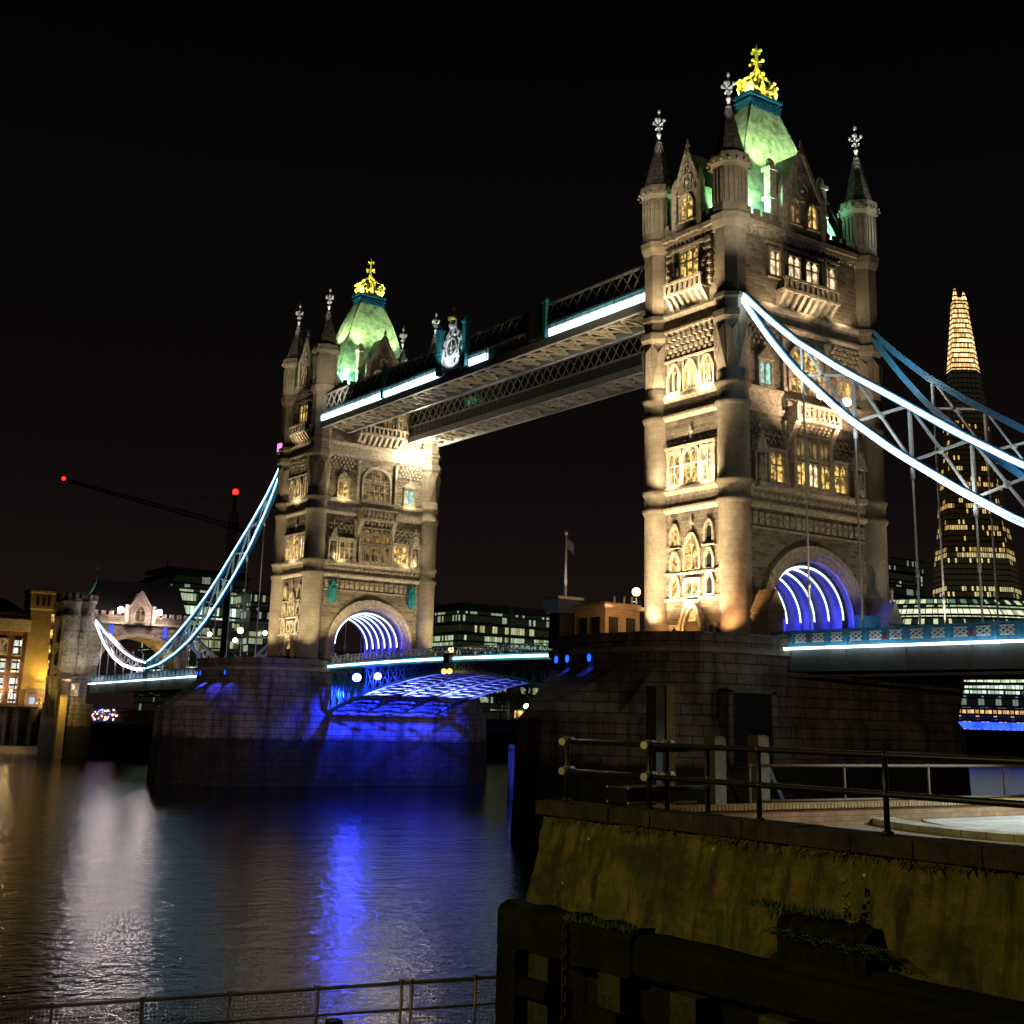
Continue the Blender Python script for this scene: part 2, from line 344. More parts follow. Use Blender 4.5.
    # blue light inside the road arches
    for cy_ in (0.0, 82.3):
        for y in (-4.2, 0, 4.2):
            lamp('arch_floodlight', 'POINT', (3.6, cy_+y, 9.6), 900, (0.03, 0.035, 1.0), rad=0.1)
            lamp('arch_floodlight', 'POINT', (-3.6, cy_+y, 9.6), 260, (0.03, 0.035, 1.0), rad=0.1)
    lamp('arch_floodlight', 'POINT', (2.5, 75.4, 10.2), 700, (0.10, 0.06, 1.0), rad=0.1)
    lamp('arch_floodlight', 'POINT', (1.5, -5.9, 11.6), 200, (0.10, 0.06, 1.0), rad=0.1)
    # added fill spots over the river, standing in for city glow on pier stone
    lamp('pier_fill_spot', 'SPOT', (-66, 20, 3), 26000, (1.0, 0.76, 0.60), (-17, 73, 1), 34)
    lamp('pier_fill_spot', 'SPOT', (-40, -62, 5), 9000, (1.0, 0.74, 0.48), (-6, -11, 1), 55)
    lamp('pier_fill_spot', 'SPOT', (20, 20, 4), 9000, (1.0, 0.8, 0.7), (16, 71, -1), 40)
    # promenade street lamps beside the photographer
    lamp('promenade_lamp', 'SPOT', (-92, -66, 5.5), 3700, (1.0, 0.80, 0.22), (-74, -70, -2.6), 80)
    lamp('promenade_lamp', 'SPOT', (-64, -72, 2.6), 1150, (1.0, 0.66, 0.24), (-63, -63, -1.9), 110)
    lamp('plaza_lamp', 'SPOT', (-57, -69, 3.0), 5200, (0.8, 0.97, 1.0), (-60.5, -66, -2.2), 75)
floods()

# ------------------------------------------------------------------ water, land
def water():
    m, nt, n, l, b = nmat('river_water')
    b.inputs['Base Color'].default_value = (0.006, 0.007, 0.008, 1); b.inputs['Roughness'].default_value = 0.075
    b.inputs['IOR'].default_value = 1.33; b.inputs['Specular IOR Level'].default_value = 0.9
    ob = objco(n, l, 1.0, 1.0, 1.0)
    a = noise(n, l, ob, 1.1, 5, 0.6); a2 = noise(n, l, objco(n, l, 0.2, 0.35, 1), 0.6, 3, 0.5)
    k = n.new('ShaderNodeMath'); k.operation = 'MULTIPLY_ADD'; k.inputs[1].default_value = 1.2
    l.new(a2, k.inputs[0]); l.new(a, k.inputs[2])
    bump(n, l, b, k.outputs[0], 0.55, 0.13)
    mb = MB(); mb.poly([(-3000,-2000,-9), (3000,-2000,-9), (3000,4000,-9), (-3000,4000,-9)])
    tag(mb.build('river_water', m, org=(0,0,-9)), kind='structure')
water()
M_land = plain('dark_bank_ground', (0.06, 0.055, 0.05), 0.9, 0, 0.4, 0.3, 0.2)
mb = MB(); mb.box(-2500, -9, 203.6, 3500, -12, 0.0); mb.box(-9, 2500, 186, 3500, -12, 0.01)
tag(mb.build('south_bank_ground', M_land), kind='structure')
def foreshore():
    mb = MB(); N = 26; rows = []
    for j in range(7):
        t = j/6; row = []
        for i in range(N):
            x = -110+ i*4.75
            w = math.sin(x*0.21)*1.6+math.sin(x*0.53+1)*0.8
            y = 191.5+w*(1-t)+t*13 + max(0, (x+12)*0.18)*(1-t)
            z = -9.4+1.9*t**0.7+random.uniform(-.05,.05)
            row.append((x, y, z))
        rows.append(row)
    for a, c in zip(rows[:-1], rows[1:]): mb.strip(a, c, 0, True)
    tag(mb.build('foreshore', plain('shingle_mud', (0.15, 0.12, 0.10), 0.9, 0, 0.75, 1.6, 1.0)), kind='structure')
foreshore()

# ------------------------------------------------------------------ tower
class Face:
    def __init__(s, o, u, n): s.o = Vector(o); s.u = Vector(u); s.n = Vector(n)
    def __call__(s, u, z, d=0.0): p = s.o+s.u*u+s.n*d; return (p.x, p.y, z)
A_, B_ = 9.2, 4.97
WX, WY = 9.6, 5.35
FE = Face((-WX,0,0), (0,-1,0), (-1,0,0)); FW = Face((WX,0,0), (0,1,0), (1,0,0))
FN = Face((0,-WY,0), (1,0,0), (0,-1,0)); FS = Face((0,WY,0), (-1,0,0), (0,1,0))
def fbox(mb, F, u0, u1, z0, z1, d0, d1, mat=0):
    c = [mb.vert(F(u, z, d)) for d in (d0, d1) for z in (z0, z1) for u in (u0, u1)]
    for q in ((0,1,3,2), (4,6,7,5), (0,4,5,1), (2,3,7,6), (0,2,6,4), (1,5,7,3)): mb.face([c[i] for i in q], mat)
def outline(w, h, head, rise):
    pts = [(-w/2, 0), (w/2, 0)]
    if head == 'square': return pts+[(w/2, h), (-w/2, h)]
    n = 7; r = []
    for i in range(n+1):
        s = i/n
        if head == 'point': r.append((w/2*(1-s), h-rise+rise*(1-(1-s)**1.9)))
        else: r.append((w/2*math.cos(s*PI/2), h-rise+rise*math.sin(s*PI/2)))
    return pts+r+[(-x, z) for x, z in r[-2::-1]]
def fprism(mb, F, pts, u, z, d0, d1, mat=0):
    A = [mb.vert(F(u+a, z+b, d0)) for a, b in pts]; B = [mb.vert(F(u+a, z+b, d1)) for a, b in pts]; n = len(pts)
    for i in range(n): mb.face((A[i], A[(i+1)%n], B[(i+1)%n], B[i]), mat)
    mb.face(B, mat)
def window(parent, F, u, z, w, h, lights=2, head='point', pane=None, t=0.2, D=0.26, transom=None, rise=None, sill=True, d0=0.0, name='window', hood=False):
    rise = rise or min(w*0.75, h*0.4)
    inn = outline(w, h, head, rise); cx, cz = 0, h*0.45
    out = []
    for x, zz in inn:
        sx = (abs(x)+t)/max(abs(x), 1e-6) if abs(x) > 1e-6 else 1
        ox = math.copysign(abs(x)+t*(abs(x)/(w/2))**0.35, x) if abs(x) > 1e-6 else 0
        oz = -t if zz <= 0 else zz+t*(max(0, zz-(h-rise))/rise if head != 'square' else 1)*1.15
        out.append((ox, oz))
    mb = MB(); n = len(inn)
    I = [mb.vert(F(u+a, z+b, d0+D)) for a, b in inn]; O = [mb.vert(F(u+a, z+b, d0+D)) for a, b in out]
    I0 = [mb.vert(F(u+a, z+b, d0)) for a, b in inn]; O0 = [mb.vert(F(u+a, z+b, d0)) for a, b in out]
    for i in range(n):
        j = (i+1)%n
        mb.face((I[i], I[j], O[j], O[i])); mb.face((I0[i], I0[j], I[j], I[i])); mb.face((O[i], O[j], O0[j], O0[i]))
    lw = w/lights
    top = h-rise*0.35 if head != 'square' else h
    for k in range(1, lights):
        x = -w/2+lw*k; zt = h if abs(x) < 0.01 else h-rise*(0.25+0.75*abs(x)/(w/2)) if head != 'square' else h
        fbox(mb, F, u+x-0.06, u+x+0.06, z, z+zt, d0+0.03, d0+D*0.75)
    if transom:
        for tz in ([transom] if isinstance(transom, float) else transom): fbox(mb, F, u-w/2, u+w/2, z+h*tz-0.06, z+h*tz+0.06, d0+0.035, d0+D*0.7)
    # little pointed heads in every light
    hz = (h-rise if head != 'square' else h-lw*0.55)
    for k in range(lights):
        x0 = -w/2+lw*k
        for sg in (0, 1):
            xa = x0 if sg == 0 else x0+lw; xm = x0+lw/2
            mb.poly([F(u+xa, z+hz, d0+D*0.6), F(u+xm, z+hz+lw*0.5, d0+D*0.6), F(u+xa, z+hz+lw*0.5, d0+D*0.6)])
    if sill: fbox(mb, F, u-w/2-t*1.5, u+w/2+t*1.5, z-t-0.12, z-t, d0+0.01, d0+D+0.14)
    if hood:
        fbox(mb, F, u-w/2-t*1.4, u+w/2+t*1.4, z+h+t*1.2, z+h+t*1.2+0.14, d0+0.01, d0+D+0.16)
    o = mb.build(name, M_carved, parent)
    pb = MB(); pb.poly([F(u+a, z+b, d0+0.045) for a, b in inn]); pb.build('pane', pane or G_warm, o)
    return o
def finial_bits(mb, F, u, z, h=1.0, d=0.2):
    fprism(mb, F, [(-.05,0), (.05,0), (.04,h), (-.04,h)], u, z, d-0.06, d+0.06)
    fprism(mb, F, [(-.3,.42*h), (0,.3*h), (.3,.42*h), (.12,.6*h), (0,h*1.05), (-.12,.6*h)], u, z, d-0.08, d+0.08)
def archpts(a, zs, rise, n=20):
    return [(a*math.cos(PI*i/n), zs+rise*math.sin(PI*i/n)) for i in range(n+1)]   # right to left

def make_tower():
    T = empty('bridge_tower', (0,0,6.8), 'nearer and larger floodlit stone bridge tower standing on the right pier', 'bridge tower', 'the two gothic bridge towers')
    B = lambda mb, name, mats, p=T: mb.build(name, mats, p)
    # walls
    w = MB()
    ar = archpts(5.5, 9.9, 5.0)
    for F in (FN, FS):
        for s in (-1, 1):
            w.poly([F(s*5.5, 6.5), F(s*9.3, 6.5), F(s*9.3, 9.9), F(s*5.5, 9.9)])
            w.poly([F(s*5.5, 9.9), F(s*9.3, 9.9), F(s*9.3, 15.6), F(s*5.5, 15.6)])
        w.strip([F(x, z) for x, z in ar], [F(x, 15.6) for x, z in ar])
        w.poly([F(-9.3, 15.6), F(9.3, 15.6), F(9.3, 47), F(-9.3, 47)])
    for F in (FE, FW): w.poly([F(-5.1, 6.5), F(5.1, 6.5), F(5.1, 47), F(-5.1, 47)])
    w.poly([(-9.6,-5.35,47), (9.6,-5.35,47), (9.6,5.35,47), (-9.6,5.35,47)])
    B(w, 'wall', M_rubble)
    # road archway
    a = MB()
    A1 = [(5.5, 6.5)]+ar+[(-5.5, 6.5)]
    a.strip([(x, -5.35, z) for x, z in A1], [(x, 5.35, z) for x, z in A1])
    B(a, 'archway_lining', plain('grey_arch_lining', (.16, .155, .15), .7))
    for F in (FN, FS):
        q = MB()
        for ra, rb, d in ((5.5, 5.95, 0.22), (5.95, 6.35, 0.42), (6.35, 6.85, 0.62)):
            p0 = archpts(ra, 9.9, ra-0.5); p1 = archpts(rb, 9.9, rb-0.5)
            p0 = [(ra, 6.5)]+p0+[(-ra, 6.5)]; p1 = [(rb, 6.5)]+p1+[(-rb, 6.5)]
            q.strip([F(x, z, d) for x, z in p0], [F(x, z, d) for x, z in p1], 0, False)
            q.strip([F(x, z, d-0.3) for x, z in p0], [F(x, z, d) for x, z in p0], 0, True)
            q.strip([F(x, z, d) for x, z in p1], [F(x, z, 0.0) for x, z in p1], 0, True)
        B(q, 'arch_moulding', M_carved)
    for k in range(6):
        y = -4.4+k*1.76
        r = MB(); p0 = archpts(5.4, 9.9, 4.9, 28); p1 = archpts(4.85, 9.9, 4.35, 28)
        r.strip([(x, y-0.25, z) for x, z in p0], [(x, y-0.25, z) for x, z in p1]); r.strip([(x, y+0.25, z) for x, z in p0], [(x, y+0.25, z) for x, z in p1])
        r.strip([(x, y-0.25, z) for x, z in p1], [(x, y+0.25, z) for x, z in p1])
        for s in (-1, 1): r.box(min(s*4.85, s*5.4), max(s*4.85, s*5.4), y-0.25, y+0.25, 6.8, 9.9)
        rb = B(r, 'arch_rib', M_dsteel)
        e = MB()
        for yy in (-0.31, 0.31):
            p2 = archpts(4.92, 9.9, 4.42, 28); p3 = archpts(5.12, 9.9, 4.62, 28)
            e.strip([(x, y+yy, z) for x, z in p2], [(x, y+yy, z) for x, z in p3])
        B(e, 'arch_light', G_rib, rb)
    # turrets
    for sx in (-1, 1):
        for sy in (-1, 1):
            cx, cy_ = sx*A_, sy*B_
            t = MB(); R = 1.44
            def lip(z, r0=R, e=0.22): return [(r0, z-0.55), (r0+e*0.5, z-0.38), (r0+e, z-0.12), (r0+e, z+0.08), (r0+0.02, z+0.25)]
            prof = [(R+0.12, 6.6), (R+0.12, 7.6), (R, 7.9)]
            for z in (19.6, 21.35, 28.5, 30.3): prof += lip(z)
            prof += [(R, 31.4)]
            t.lathe(prof, cx, cy_, 20, 0)
            # facetted stage with gablets
            t.lathe([(R+0.0, 31.4), (R+0.16, 35.9), (R+0.42, 36.3), (R+0.42, 36.9), (R+0.05, 37.2), (R+0.05, 38.0), (R+0.3, 38.2), (R+0.3, 38.6), (R+0.02, 38.8), (R+0.08, 45.0), (R+0.4, 45.7), (R+0.5, 46.3), (R+0.28, 46.6), (R+0.3, 47.0)], cx, cy_, 8, 0, PI/8, False)
            for k in range(8):
                an = PI/8+2*PI*(k+0.5)/8; ca, sa = math.cos(an), math.sin(an); hw = 0.5
                pr = lambda u, z, d: (cx+ca*(R*0.93+d)-sa*u, cy_+sa*(R*0.93+d)+ca*u, z)
                P = [(-hw, 31.6, .02), (hw, 31.6, .02), (0, 34.9, .30)]
                t.poly([pr(*P[0]), pr(*P[1]), pr(0, 34.9, .42)]); 
                t.poly([pr(-hw, 31.6, .02), pr(0, 34.9, .42), pr(-hw*1.05, 35.6, .2)]); t.poly([pr(hw, 31.6, .02), pr(hw*1.05, 35.6, .2), pr(0, 34.9, .42)])
            t.lathe([(R+0.26, 47.0), (R+0.24, 51.0), (R+0.5, 51.4), (R+0.55, 52.0), (R+0.5, 52.35), (R+0.1, 52.4)], cx, cy_, 8, 0, PI/8, False)
            for k in range(16):
                an = 2*PI*k/16; t.ball((cx+(R+0.62)*math.cos(an), cy_+(R+0.62)*math.sin(an), 51.55), 0.16, 6, 4)
            for k in range(8):   # blind panels on the top stage
                an = PI/8+2*PI*(k+0.5)/8; ca, sa = math.cos(an), math.sin(an); q = (R+0.25)*0.924
                for u0, u1 in ((-0.5, -0.42), (0.42, 0.5), (-0.04, 0.04)):
                    c = [(cx+ca*(q+d)-sa*u, cy_+sa*(q+d)+ca*u) for d in (0, 0.1) for u in (u0, u1)]
                    t.loft([[(c[0][0], c[0][1], z), (c[1][0], c[1][1], z), (c[3][0], c[3][1], z), (c[2][0], c[2][1], z)] for z in (47.4, 50.7)])
            tt = B(t, 'turret', M_ashlar)
            s = MB(); s.lathe([(1.55, 52.4), (1.42, 52.9), (0.24, 57.4), (0.34, 57.6), (0.2, 57.9)], cx, cy_, 8, 0, PI/8, False)
            for k in range(8):
                an = PI/8+2*PI*k/8
                s.beam((cx+1.46*math.cos(an), cy_+1.46*math.sin(an), 52.6), (cx+0.26*math.cos(an), cy_+0.26*math.sin(an), 57.4), 0.14)
            B(s, 'spire', M_spire, tt)
            f = MB(); f.lathe([(0.16, 57.8), (0.09, 59.0), (0.07, 61.2), (0.02, 61.9)], cx, cy_, 8)
            f.ball((cx, cy_, 58.5), 0.26, 8, 5); f.ball((cx, cy_, 61.1), 0.2, 8, 5, sz=1.6)
            for an in (0.35, 0.35+PI/2):
                ca, sa = math.cos(an), math.sin(an)
                f.tube([(cx-ca*0.56, cy_-sa*0.56, 59.85), (cx, cy_, 59.6), (cx+ca*0.56, cy_+sa*0.56, 59.85)], 0.1, 6)
                for sg in (-1, 1):
                    f.ball((cx+sg*ca*0.6, cy_+sg*sa*0.6, 60.0), 0.19, 7, 5, sz=1.3); f.ball((cx+sg*ca*0.3, cy_+sg*sa*0.3, 59.2), 0.15, 7, 5)
            f.ball((cx, cy_, 60.2), 0.24, 8, 5, sz=1.4)
            B(f, 'finial', M_white, tt)
    # string courses: two lips with a plain band between them, at each storey
    for z0, z1 in ((19.55, 21.3), (28.45, 30.25), (36.85, 38.5)):
        c = MB()
        for F, hw in ((FE, 3.7), (FW, 3.7), (FN, 7.9), (FS, 7.9)):
            fbox(c, F, -hw, hw, z0+0.05, z1-0.05, 0.0, 0.12)
            for z in (z0, z1):
                c.strip([F(-hw, z-0.45, .12), F(hw, z-0.45, .12)], [F(-hw, z-0.12, .42), F(hw, z-0.12, .42)])
                fbox(c, F, -hw, hw, z-0.12, z+0.1, 0.0, 0.42)
        B(c, 'string_course', M_carved)
    # main cornice, parapet
    c = MB()
    for F, hw in ((FE, 3.7), (FW, 3.7), (FN, 7.9), (FS, 7.9)):
        fbox(c, F, -hw, hw, 45.6, 46.0, 0.0, 0.32); fbox(c, F, -hw, hw, 46.0, 46.45, 0.0, 0.62)
        n = int(hw*2/0.55)
        for i in range(n): u = -hw+0.3+i*(2*hw-0.6)/(n-1); fbox(c, F, u-0.13, u+0.13, 45.25, 45.6, 0.0, 0.28)
    B(c, 'cornice', M_carved)
    p = MB()
    for F, hw in ((FE, 3.7), (FW, 3.7), (FN, 7.9), (FS, 7.9)):
        fbox(p, F, -hw, hw, 46.45, 47.2, -0.1, 0.25)
        n = int(hw*2/1.15)
        for i in range(n): u = -hw+0.55+i*(2*hw-1.1)/(n-1); fbox(p, F, u-0.32, u+0.32, 47.2, 47.8, -0.08, 0.23)
    B(p, 'battlement', M_ashlar)
    # roof
    def rect(hx, hy, z): return [(-hx,-hy,z), (hx,-hy,z), (hx,hy,z), (-hx,hy,z)]
    r = MB(); r.loft([rect(7.9, 4.5, 46.9), rect(7.0, 4.0, 48.2), rect(5.9, 3.3, 51.0), rect(4.75, 2.5, 54.5), rect(3.45, 1.75, 58.5), rect(2.05, 0.95, 61.9)])
    rf = B(r, 'roof', M_roof)
    h = MB()
    for sx in (-1, 1):
        for sy in (-1, 1):
            h.tube([(sx*x, sy*y, z) for x, y, z in ((7.0, 4.0, 48.2), (5.9, 3.3, 51.0), (4.75, 2.5, 54.5), (3.45, 1.75, 58.5), (2.05, 0.95, 61.9))], 0.13, 6)
    B(h, 'roof_hip_roll', M_roof, rf)
    k = MB(); k.loft([rect(2.0, 0.9, 61.9), rect(2.15, 1.05, 62.4), rect(2.3, 1.2, 62.45), rect(2.3, 1.2, 62.65), rect(2.05, .95, 62.7), rect(2.05, .95, 62.95), rect(2.4, 1.3, 63.0), rect(2.4, 1.3, 63.25)])
    for i in range(11):
        x = -1.95+i*0.39
        for s in (-1, 1): k.box(x-0.09, x+0.09, min(s*1.0, s*1.3), max(s*1.0, s*1.3), 61.7, 62.3)
    B(k, 'roof_platform', M_rail, rf)
    g = MB()
    base = [(-1.65,-0.85), (0,-0.85), (1.65,-0.85), (1.65,0), (1.65,0.85), (0,0.85), (-1.65,0.85), (-1.65,0)]
    for z in (63.45, 64.1): g.tube([(x, y, z) for x, y in base], 0.1, 6, close=True)
    for i, (x, y) in enumerate(base):
        hh = (65.3, 65.9, 65.3, 65.2, 65.3, 65.9, 65.3, 65.2)[i]
        g.tube([(x, y, 63.4), (x*1.02, y, (63.4+hh)/2), (x*0.98, y, hh)], [0.13, 0.17, 0.08], 6)
        for dx in (-0.4, 0.4): g.ball((x+dx, y, hh-0.35), 0.19, 7, 5)
        g.ball((x, y, hh+0.05), 0.25, 7, 5)
        for sg in (-1, 1): g.tube([(x, y, 63.5), (x+sg*0.45, y, 64.2), (x+sg*0.15, y, 64.8)], 0.07, 5)
    for sg in (-1, 1):
        for sy in (-0.9, 0.9):
            g.tube([(sg*1.6, sy*0.8, 64.3), (sg*1.35, sy*0.6, 65.6), (sg*0.8, sy*0.3, 66.0), (sg*0.2, 0, 66.6)], 0.12, 6)
            g.tube([(sg*1.2, sy*0.8, 63.6), (sg*0.6, sy*0.6, 65.0), (0, sy*0.2, 66.2)], 0.1, 6)
    g.lathe([(0.25, 63.3), (0.22, 66.0), (0.46, 66.5), (0.2, 67.0), (0.17, 68.9), (0.03, 70.2)], 0, 0, 8)
    for dz, rr in ((67.6, 0.75), (68.9, 0.5)):
        for an in (0.2, 0.2+PI/2):
            ca, sa = math.cos(an)*rr, math.sin(an)*rr
            g.tube([(-ca, -sa, dz), (ca, sa, dz)], 0.11, 6)
            for sg in (-1, 1): g.ball((sg*ca, sg*sa, dz), 0.2, 7, 5)
    B(g, 'roof_crown', M_gold, rf)
    # gabled dormers
    def dormer(F, hw, zw, zp, panes, back, lit, wz=(47.6, 2.5)):
        d = MB(); n_ = 0.3
        pts = [(-hw, 45.9), (hw, 45.9), (hw, zw), (0, zp), (-hw, zw)]
        A = [d.vert(F(u, z, n_)) for u, z in pts]; Bk = [d.vert(F(u, z, -back)) for u, z in pts]
        for i in range(5): d.face((A[i], A[(i+1)%5], Bk[(i+1)%5], Bk[i]), 1 if i in (2, 3) else 0)
        d.face(A)
        # coping with crockets
        for s in (-1, 1):
            d.beam(F(s*(hw+0.1), zw-0.1, n_+0.02), F(0, zp+0.2, n_+0.02), 0.34, 0.42)
            for i in range(1, 7):
                t_ = i/7; d.ball(F(s*hw*(1-t_), zw+(zp-zw)*t_+0.36, n_+0.1), 0.17, 6, 4)
            # side buttress and pinnacle
            fbox(d, F, s*hw-0.3, s*hw+0.3, 45.9, zw+0.6, 0.0, n_+0.28)
            q = [mbp for mbp in [(s*hw-0.3, zw+0.6), (s*hw+0.3, zw+0.6)]]
            P = [d.vert(F(u, zw+0.6, dd)) for u, dd in ((s*hw-0.3, 0.0), (s*hw+0.3, 0.0), (s*hw+0.3, n_+0.28), (s*hw-0.3, n_+0.28))]; ap = d.vert(F(s*hw, zw+2.0, 0.3))
            for i in range(4): d.face((P[i], P[(i+1)%4], ap))
        for z in (zw-0.3, 47.2): fbox(d, F, -hw, hw, z, z+0.16, n_, n_+0.16)
        # carved rosette panels in the gable
        for zz, r0 in ((zw+0.9, 0.8), (zw+2.3, 0.45)):
            pt = [F(r0*math.cos(2*PI*i/12), zz+r0*math.sin(2*PI*i/12), n_+0.08) for i in range(12)]
            d.tube(pt, 0.1, 5, close=True); d.ball(F(0, zz, n_+0.05), r0*0.35, 6, 4)
        for i in range(-3, 4):
            u = i*hw/3.6; zt = zw+(zp-zw)*(1-abs(u)/hw)-0.5
            if zt > zw+0.2: fbox(d, F, u-0.05, u+0.05, zw-0.1, zt, n_, n_+0.1)
        finial_bits(d, F, 0, zp+0.1, 1.2, n_)
        dm = B(d, 'dormer', [M_carved, M_slate])
        for (u, w_, pn) in panes: window(dm, F, u, wz[0], w_, wz[1], 2, 'point', pn, t=0.16, d0=n_)
    dormer(FN, 2.75, 50.4, 55.4, [(-1.2, 1.3, G_dim), (1.2, 1.3, G_warm)], 3.2, True)
    dormer(FS, 2.75, 50.4, 55.4, [(-1.2, 1.3, G_dim), (1.2, 1.3, G_warm)], 3.2, True)
    dormer(FE, 1.75, 50.6, 54.6, [(0, 1.7, G_warm)], 4.2, True); dormer(FW, 1.75, 50.6, 54.6, [(0, 1.7, G_dim)], 4.2, True)
    # tall pale pinnacles beside the dormers
    for F, hw in ((FN, 3.6), (FS, 3.6)):
        for s in (-1, 1):
            q = MB(); p0 = F(s*hw, 0, -0.5)
            q.box(p0[0]-.42, p0[0]+.42, p0[1]-.42, p0[1]+.42, 47.0, 52.6); q.box(p0[0]-.58, p0[0]+.58, p0[1]-.58, p0[1]+.58, 49.6, 49.95)
            q.box(p0[0]-.6, p0[0]+.6, p0[1]-.6, p0[1]+.6, 52.6, 53.0); q.lathe([(.5, 53.0), (.36, 53.7), (.12, 54.0)], p0[0], p0[1], 8, 0, PI/8, False)
            B(q, 'pinnacle', M_carved)
    # ---------------- east and west sides
    for F in (FE, FW):
        # doorway
        d = MB()
        for k, (w_, dd) in enumerate(((2.0, .3), (2.6, .5))):
            a0 = outline(w_, 3.3+k*0.4, 'point', 1.7+k*0.35); a1 = outline(w_+0.55, 3.62+k*0.4, 'point', 1.9+k*0.35)
            nn = len(a0); I = [d.vert(F(a, 7.0+b, dd)) for a, b in a0]; O = [d.vert(F(a, 7.0+b, dd)) for a, b in a1]; I0 = [d.vert(F(a, 7.0+b, 0)) for a, b in a0]; O0 = [d.vert(F(a, 7.0+b, 0)) for a, b in a1]
            for i in range(1, nn):
                j = (i+1)%nn; d.face((I[i], I[j], O[j], O[i])); d.face((I0[i], I0[j], I[j], I[i])); d.face((O[i], O[j], O0[j], O0[i]))
        dd = B(d, 'doorway', M_carved)
        e = MB(); e.poly([F(a, 7.0+b, .05) for a, b in outline(2.0, 3.3, 'point', 1.7)]); fbox(e, F, -1.0, 1.0, 8.9, 9.1, 0.05, 0.15); B(e, 'door', plain('old_oak', (0.10, 0.07, 0.04), 0.6), dd)
        pb = MB(); pb.poly([F(a*0.86, 9.1+b, .09) for a, b in outline(1.5, 0.95, 'point', 0.9)]); B(pb, 'fanlight', G_warm, dd)
        for u in (-2.4, 2.4): window(T, F, u, 7.6, 0.8, 1.1, 1, 'square', M_glass, t=0.14)
        window(T, F, 0, 13.75, 1.75, 3.1, 2, 'point', G_warm, transom=0.42, t=0.24)
        window(T, F, 0, 11.5, 1.7, 1.25, 2, 'square', G_warm)
        for u in (-2.25, 2.25):
            window(T, F, u, 16.1, 0.85, 1.75, 1, 'point', G_warm if u < 0 else M_glass, t=0.24)
            window(T, F, u, 13.75, 0.85, 1.55, 1, 'point', G_warm if u < 0 else M_glass, t=0.24)
            window(T, F, u, 11.4, 0.85, 1.75, 1, 'point', G_warm if u < 0 else M_glass, t=0.24)
        for z in (11.0, 13.35):
            s = MB(); fbox(s, F, -3.7, 3.7, z, z+0.26, 0, 0.2)
            if z == 11.0: fprism(s, F, [(-.9, 0), (.9, 0), (.5, -.5), (-.5, -.5)], 0, 11.0, 0, .55)
            B(s, 'ledge', M_carved)
        for zf in (17.4, 26.0): s = MB(); finial_bits(s, F, 0, zf, 1.4); B(s, 'wall_finial', M_carved)
        # first-floor triple window
        window(T, F, 0, 21.75, 1.9, 3.3, 2, 'round', G_warm, t=0.26, transom=0.55, rise=0.7)
        for u in (-2.2, 2.2): window(T, F, u, 21.75, 1.45, 3.0, 2, 'square', G_warm if u < 0 else G_pink, t=0.24, transom=0.6)
        c = MB(); fbox(c, F, -3.4, 3.4, 25.15, 25.4, 0, 0.4)
        for i in range(9): u = -3.2+i*0.8; fbox(c, F, u-0.08, u+0.08, 24.7, 25.15, 0, 0.3)
        for i in range(14): u = -3.2+i*0.49; c.ball(F(u, 25.75, 0.08), 0.17, 6, 4)
        B(c, 'carved_band', M_carved)
        # second-floor windows beneath the corbel table
        for u in (-2.25, 0, 2.25): window(T, F, u, 30.75, 1.5, 2.6, 2, 'point', G_warm if u >= 0 else G_dim, t=0.22)
        c = MB()
        for r_ in range(4):
            for i in range(9):
                u = -3.1+i*0.72+(0.36 if r_%2 else 0)
                if u < 3.2: fbox(c, F, u-0.2, u+0.2, 34.1+r_*0.58, 34.5+r_*0.58, 0, 0.16+r_*0.1)
        fbox(c, F, -3.5, 3.5, 33.75, 33.95, 0, 0.3)
        for i in range(10): u = -3.2+i*0.71; fbox(c, F, u-0.1, u+0.1, 31.0, 33.7, 0, 0.1)
        B(c, 'corbel_table', M_carved)
        # third-floor balcony and window
        c = MB(); fbox(c, F, -2.6, 2.6, 40.0, 40.25, 0, 1.2); fbox(c, F, -2.6, 2.6, 41.1, 41.35, 0.95, 1.25)
        for i in range(8): u = -2.4+i*0.686; fbox(c, F, u-0.16, u+0.16, 40.25, 41.1, 1.0, 1.2)
        for i in range(7):
            u = -2.35+i*0.78
            P = [F(u-.17, 40.0, 0), F(u+.17, 40.0, 0), F(u+.17, 40.0, 1.1), F(u-.17, 40.0, 1.1), F(u-.17, 38.7, 0), F(u+.17, 38.7, 0)]
            ii = [c.vert(q_) for q_ in P]
            for fq in ((0,4,3), (1,2,5), (3,4,5,2)): c.face([ii[x] for x in fq])
        B(c, 'balcony', M_carved)
        window(T, F, 0, 41.6, 2.5, 2.9, 3, 'square', G_warm, t=0.2, transom=0.62)
        c = MB()
        for u in (-2.6, 2.6):
            fbox(c, F, u-0.35, u+0.35, 40.3, 45.2, 0, 0.3)
            for i in range(6): fbox(c, F, u-0.45, u+0.45, 40.8+i*0.75, 41.05+i*0.75, 0, 0.45)
        fbox(c, F, -2.9, 2.9, 44.75, 45.0, 0, 0.42)
        B(c, 'pilaster', M_carved)
    # ---------------- north and south sides
    for F in (FN, FS):
        outer = F is FN
        f = MB()
        for i in range(19):
            u = -7.2+i*0.8; fbox(f, F, u-0.26, u+0.26, 17.6, 18.7, 0, 0.2); f.ball(F(u, 18.15, 0.22), 0.17, 6, 4)
        fbox(f, F, -7.6, 7.6, 17.2, 17.4, 0, 0.22)
        for i in range(24): f.ball(F(-7.0+i*0.61, 20.4, 0.14), 0.2, 6, 4)
        B(f, 'carved_frieze', M_carved)
        # oriel in the middle of the first floor
        o = MB(); fbox(o, F, -2.4, 2.4, 21.4, 26.6, 0, 0.55)
